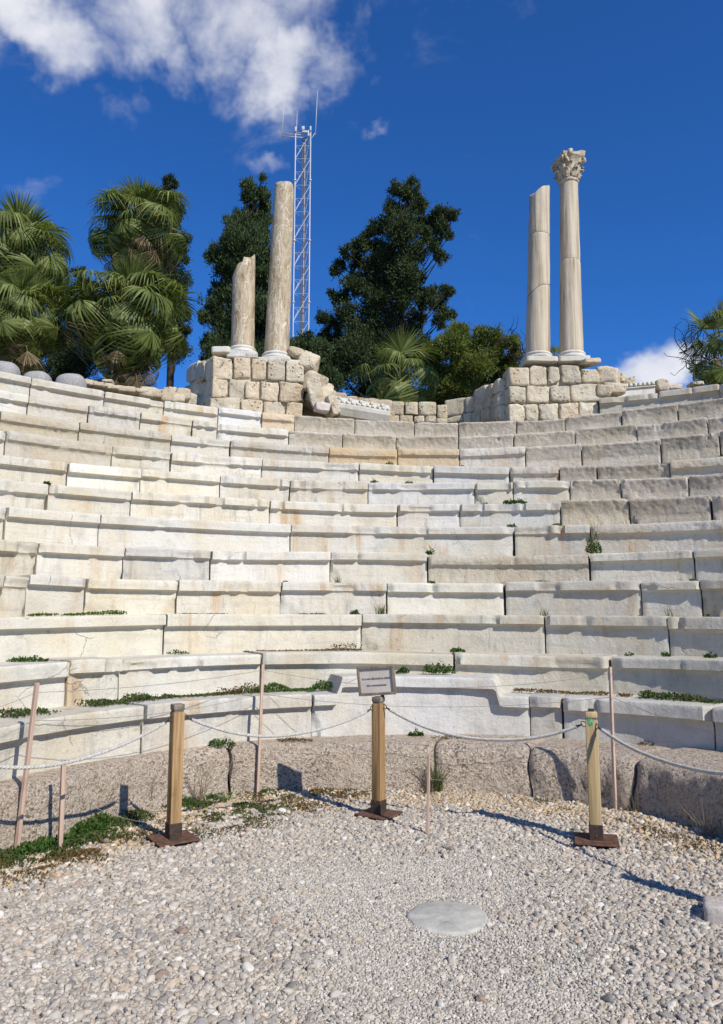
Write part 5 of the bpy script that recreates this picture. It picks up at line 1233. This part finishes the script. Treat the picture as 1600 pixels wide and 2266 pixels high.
# ------------------------------------------------------------------ weeds
def clump_mesh(p, rx, ry, h, n, leaf, sd, up=.5):
    q = np.random.default_rng(sd); a = q.uniform(0, 6.283, n); r = np.sqrt(q.random(n)); z = q.random(n) ** .8 * h * (1 - .65 * r ** 2)
    lump = .75 + .45 * vnoise(np.stack([np.cos(a) * r * 2.5 + sd, np.sin(a) * r * 2.5, z * 0], 1), sd)
    C = np.stack([p[0] + rx * r * np.cos(a), p[1] + ry * r * np.sin(a), p[2] + z * lump + .004], 1)
    D = np.stack([np.cos(a) * r, np.sin(a) * r, np.full(n, up)], 1) + q.normal(size=(n, 3)) * .55
    N_ = q.normal(size=(n, 3)) * .5 + np.array([0, -.3, 1.0])
    return leaf_quads(C, D, N_, leaf * q.uniform(.6, 1.4, n), leaf * .62 * q.uniform(.6, 1.3, n))
def blades_mesh(p, n, ln, sd, spread=.6, w=.005, base=.02):
    q = np.random.default_rng(sd); V = []; Fc = []
    for i in range(n):
        a = q.uniform(0, 6.283); d = np.array([math.cos(a) * spread * q.random(), math.sin(a) * spread * q.random(), 1.0]); L = ln * q.uniform(.5, 1.1)
        b = np.array(p) + np.array([q.normal(0, base), q.normal(0, base), 0]); s = np.array([math.cos(a + 1.57), math.sin(a + 1.57), 0]); k = len(V)
        bend = q.uniform(.1, .7)
        for j in range(5):
            t = j / 4; c = b + d * L * t / np.linalg.norm(d) + np.array([math.cos(a), math.sin(a), -.35]) * bend * L * t * t * .6; ww = w * (1 - t * .9)
            V.append(c - s * ww); V.append(c + s * ww)
        for j in range(4): Fc.append([k + 2 * j, k + 2 * j + 1, k + 2 * j + 3, k + 2 * j + 2])
    return np.array(V), Fc
def weed(label, p, w, h, n=150, leaf=.035, sd=0, flowers=0, mat='weed', dep=None):
    V, Fc = clump_mesh(p, w / 2, (dep or w * .4) / 2, h, n, leaf, sd)
    root = empty('weed', tuple(p), label, 'plant', 'weeds growing in the joints')
    mesh_obj('leaves', V, Fc, M[mat], root, smooth=False)
    Vs, Fs = blades_mesh(p, max(6, int(n / 14)), h * .9, sd + 1, 1.2, .0025, w * .15); mesh_obj('stem', Vs, Fs, M['grass'], root, smooth=False)
    if flowers:
        q = np.random.default_rng(sd + 2)
        for i in range(flowers):
            c = np.array(p) + np.array([q.normal(0, w * .3), -.02 + q.normal(0, .02), h * q.uniform(.8, 1.5)])
            mesh_obj('flower', *clump_mesh(c, .010, .010, .012, 10, .014, sd + 5 + i), M['flower'], root, smooth=False)
            Vt, Ft = tube_mesh([p, (np.array(p) + c) / 2 + np.array([.01, 0, .01]), c], .0016, 4); mesh_obj('stalk', Vt, Ft, M['grass'], root)
    return root
def tuft(label, p, n, ln, sd, mat='grass', spread=.8, w=.005):
    V, Fc = blades_mesh(p, n, ln, sd, spread, w); o = mesh_obj('grass_tuft', V, Fc, M[mat], None, smooth=False); tag(o, label, 'grass tuft', 'grass tufts'); return o
W = [  # tier, column, offset, width, height, leaves, flowers, label
 (1, 972, .33, .34, .15, 420, 0, 'largest green weed, behind the stepped block beside the notice'), (1, 892, .33, .16, .07, 160, 0, 'small leafy weed close beside the notice frame'),
 (2, 1012, .40, .17, .06, 160, 0, 'low green weed on the second tier above the granite joint grass'), (2, 1572, .40, .14, .06, 130, 0, 'weed at the picture edge on the second tier'), (2, 1474, .42, .10, .06, 90, 0, 'little weed in the slanting joint above the second tier'),
 (2, 1392, .40, .10, .05, 90, 0, 'tiny weed right of the taller lath on the second tier'), (2, 393, .40, .24, .05, 170, 0, 'weed in the hollow under the chipped block above the amber post'), (2, 62, .38, .36, .07, 300, 0, 'broad low weed on the second tier nearest the picture edge'),
 (3, 785, .40, .12, .08, 130, 0, 'roundish weed below the patched lip on the third tier'), (4, 1198, .30, .26, .035, 170, 0, 'thin line of weed under the long weathered block'), (4, 956, .28, .08, .05, 90, 0, 'dark weed in the joint beside the weathered block'), (4, 632, .2, .06, .025, 60, 0, 'tiny weed under the small square repair'),
 (5, 952, .16, .14, .10, 120, 8, 'yellow flowering weed on the fifth tier in the middle'), (5, 1314, .10, .20, .32, 420, 6, 'tall bushy weed filling the gap of the sixth tier'), (6, 1132, .14, .16, .06, 90, 0, 'wispy weed on the sixth tier under the ragged conifer side'), (6, 1232, .14, .14, .06, 80, 0, 'wispy weed on the sixth tier next to the first grey block'),
 (7, 1140, .12, .36, .10, 480, 0, 'bright green cushion weed on the seventh tier'), (7, 1075, .12, .08, .04, 70, 0, 'small dark weed just beside the bright cushion'), (8, 905, .12, .12, .05, 110, 2, 'small green weed on the eighth tier in the middle'), (8, 828, .12, .12, .06, 70, 4, 'pale flowering weed on the eighth tier in the middle'),
 (7, 104, .06, .09, .06, 110, 0, 'small bright weed at the chipped corner nearest the picture edge'), (9, 862, .10, .12, .06, 70, 5, 'yellowish weed in front of the first orange block'), (9, 1022, .10, .08, .06, 50, 3, 'yellowish weed beside the second orange block'), (9, 1597, .2, .12, .08, 110, 0, 'weed in a grey joint at the picture edge'), (4, 1535, .25, .10, .03, 80, 0, 'flat weed beside the rust stained block')]
for i, (k, px, off, w, h, n, fl, lab) in enumerate(W): weed(lab, tread(k, px, off) + Vector((0, 0, .165 if k == 1 and 760 < px < 1095 else 0)), w, h, n, .03 if h > .05 else .022, 2000 + i * 10, fl)
tuft('spiky grass tuft with drooping blades on the third tier left of the middle joint', tread(3, 845, .40), 40, .17, 2400, w=.006)
tuft('thin dry grass tuft at a joint of the third tier under the cracked block', tread(3, 1205, .40), 22, .14, 2401)
tuft('upright green grass tuft in front of the rust streaked block', tread(3, 1484, .36), 12, .22, 2402, spread=.35)
tuft('grass tuft at the foot of the block with the square repair', tread(4, 748, .2), 22, .11, 2403, spread=1.2)
# on and below the granite
weed('green cushion weed on the granite kerb beside the notice post', on_z(921, 1630, .43), .16, .08, 260, .024, 2500)
weed('grassy weed on the granite kerb behind the amber post', on_z(487, 1652, .42), .30, .09, 300, .026, 2510)
weed('reddish dark weed on the granite kerb near the picture edge', on_z(1436, 1652, .42), .30, .05, 240, .022, 2520, mat='drymat')
weed('flat dark weed on the granite kerb left of the notice post', on_z(652, 1640, .43), .36, .03, 260, .02, 2530, mat='drymat')
weed('flat brown weed along the joint behind the granite, right of the notice post', on_z(1010, 1634, .43), .5, .025, 260, .02, 2540, mat='drymat')
gp_ = on_z(966, 1752); tuft('spiky olive grass tuft growing in the granite joint', (gp_.x, gp_.y - .02, .0), 120, .36, 2550, spread=.7, w=.004)
tuft('dry grey grass spilling at the foot of the granite joint', (gp_.x - .08, gp_.y - .08, .0), 60, .22, 2551, 'dry', 1.6, .003)
tuft('dark green grass at the break in the granite kerb', tuple(on_z(522, 1750)), 60, .24, 2552, spread=.8)
p = on_z(445, 1775); tuft('dry stalks beside the amber post', (p.x, p.y, 0), 30, .42, 2553, 'dry', .8, .003)
p = on_z(330, 1790); tuft('brown weed stalks against the granite near the amber post', (p.x, p.y, 0), 24, .42, 2554, 'dry', .7, .003)
p = on_z(1400, 1800); tuft('dry curling stems at the foot of the granite behind the stickered post', (p.x, p.y - .02, 0), 40, .34, 2555, 'dry', 1.8, .0028)
p = on_z(1575, 1850); tuft('dry brushy stems at the foot of the granite by the picture edge', (p.x - .03, p.y - .02, 0), 36, .34, 2556, 'dry', 1.6, .0028)
def strip(label, k, x0, x1, off, h, n, mat, sd, leaf=.026, w=.10):
    q = np.random.default_rng(sd); t0, t1 = theta_at(k, x0, None, off), theta_at(k, x1, None, off); th = q.uniform(t0, t1, n)
    pres = fbm(np.stack([th * 9, th * 0 + sd, th * 0], 1), 3, sd); th = th[pres > -.22]; n = len(th); hh = h * np.clip(.55 + 1.1 * fbm(np.stack([th * 14, th * 0, th * 0 + sd], 1), 3, sd + 1), .12, 1.5)
    o_ = off + q.normal(0, w * .45, n); x, y = plan(k, th, o_); z = ztop(k, th) + q.random(n) * hh + .004
    D = q.normal(size=(n, 3)) * .6 + np.array([0, -.2, .7]); N_ = q.normal(size=(n, 3)) * .5 + np.array([0, -.4, 1])
    V, Fc = leaf_quads(np.stack([x, y, z], 1), D, N_, leaf * q.uniform(.6, 1.4, n), leaf * .6 * q.uniform(.6, 1.3, n))
    o = mesh_obj('ground_cover', V, Fc, M[mat], None, smooth=False); tag(o, label, None, None, 'stuff'); return o
strip('succulent creeping plants along the foot of the second tier by the laths', 1, 5, 330, .36, .055, 2200, 'mat', 2600, w=.16)
strip('succulent creeping plants along the foot of the second tier behind the amber post', 1, 280, 560, .38, .05, 1500, 'mat', 2601, w=.14)
strip('mixed dry and green growth left of the stepped block', 1, 560, 752, .38, .075, 1900, 'weed', 2602, w=.13)
strip('brown dry growth left of the stepped block', 1, 440, 690, .36, .09, 700, 'drymat', 2603)
strip('brown creeping growth right of the stepped block', 1, 1130, 1440, .40, .022, 900, 'drymat', 2604)
strip('green creeping growth at the foot of the second tier by the picture edge', 1, 1420, 1640, .38, .06, 1700, 'mat', 2605, w=.14)
strip('green line of growth at the foot of the fourth tier by the picture edge', 3, -20, 275, .42, .035, 1100, 'weed', 2606)
strip('thin brown growth at the foot of the fourth tier', 3, 400, 720, .44, .018, 500, 'drymat', 2607)
strip('thin green growth on the third tier by the picture edge', 3, 1520, 1640, .40, .03, 420, 'mat', 2608)
strip('sparse brown growth on the second tier', 2, 540, 800, .42, .022, 600, 'drymat', 2609)
strip('brown growth in the corner of the long block on the second tier', 2, 700, 800, .40, .06, 240, 'drymat', 2610)
def patch(label, pts, r, h, n, mat, sd, leaf=.024):
    q = np.random.default_rng(sd); P = np.array([tuple(on_z(x, y))[:2] for x, y in pts]); i = q.integers(len(P), size=n)
    xy = P[i] + q.normal(size=(n, 2)) * r; pres = fbm(np.concatenate([xy * 5, np.zeros((n, 1))], 1), 3, sd); m = (pres > -.05) & (front_dist(xy[:, 0], xy[:, 1]) > -.0)
    xy = xy[m]; pres = pres[m]; n = len(xy); C = np.concatenate([xy, (.006 + q.random(n) * h * np.clip(.4 + pres * 1.4, .2, 1.3))[:, None]], 1)
    D = q.normal(size=(n, 3)) * .6 + np.array([0, 0, .6]); N_ = q.normal(size=(n, 3)) * .5 + np.array([0, -.3, 1])
    V, Fc = leaf_quads(C, D, N_, leaf * q.uniform(.6, 1.4, n), leaf * .6 * q.uniform(.6, 1.3, n)); o = mesh_obj('ground_cover', V, Fc, M[mat], None, smooth=False); tag(o, label, None, None, 'stuff'); return o
patch('green creeping patch on the ground between the short lath and the amber post', [(170, 1855), (210, 1835), (250, 1830), (130, 1875), (60, 1890), (300, 1810), (20, 1900), (230, 1850)], .13, .05, 9000, 'mat', 2700, .021)
patch('dark leafy patch at the foot of the granite by the short lath', [(120, 1868), (180, 1845), (230, 1826), (60, 1884)], .09, .075, 4200, 'weed', 2706, .024)
patch('green creeping patch on the gravel right of the amber post', [(430, 1790), (480, 1780), (530, 1770), (590, 1765), (440, 1815), (500, 1800), (560, 1795), (620, 1800), (480, 1840), (420, 1775)], .16, .032, 9500, 'mat', 2701, .02)
patch('dark leafy patch at the granite foot right of the amber post', [(430, 1775), (470, 1768), (520, 1760), (560, 1757)], .08, .08, 2600, 'weed', 2707, .022)
patch('brown creeping patch along the foot of the granite left of the notice post', [(600, 1765), (640, 1760), (700, 1756), (760, 1754), (660, 1790), (720, 1768), (800, 1757)], .13, .03, 5200, 'drymat', 2702, .02)
patch('brown and yellow creeping patch on the gravel by the picture edge', [(60, 1900), (120, 1890), (200, 1880), (280, 1860), (330, 1855), (20, 1920), (420, 1830), (540, 1830), (90, 1930), (180, 1905)], .17, .028, 8500, 'drymat', 2703, .02)
patch('thin brown growth at the foot of the granite behind the stickered post', [(1190, 1775), (1370, 1810), (1420, 1830), (1500, 1850), (1450, 1840), (1300, 1800), (1560, 1880)], .13, .022, 3600, 'drymat', 2704, .018)
for o in bpy.data.objects:          # columns, piers and walls are things one can point at
    if o.parent is None and o.get('category') and not o.get('kind'): o['kind'] = 'thing'
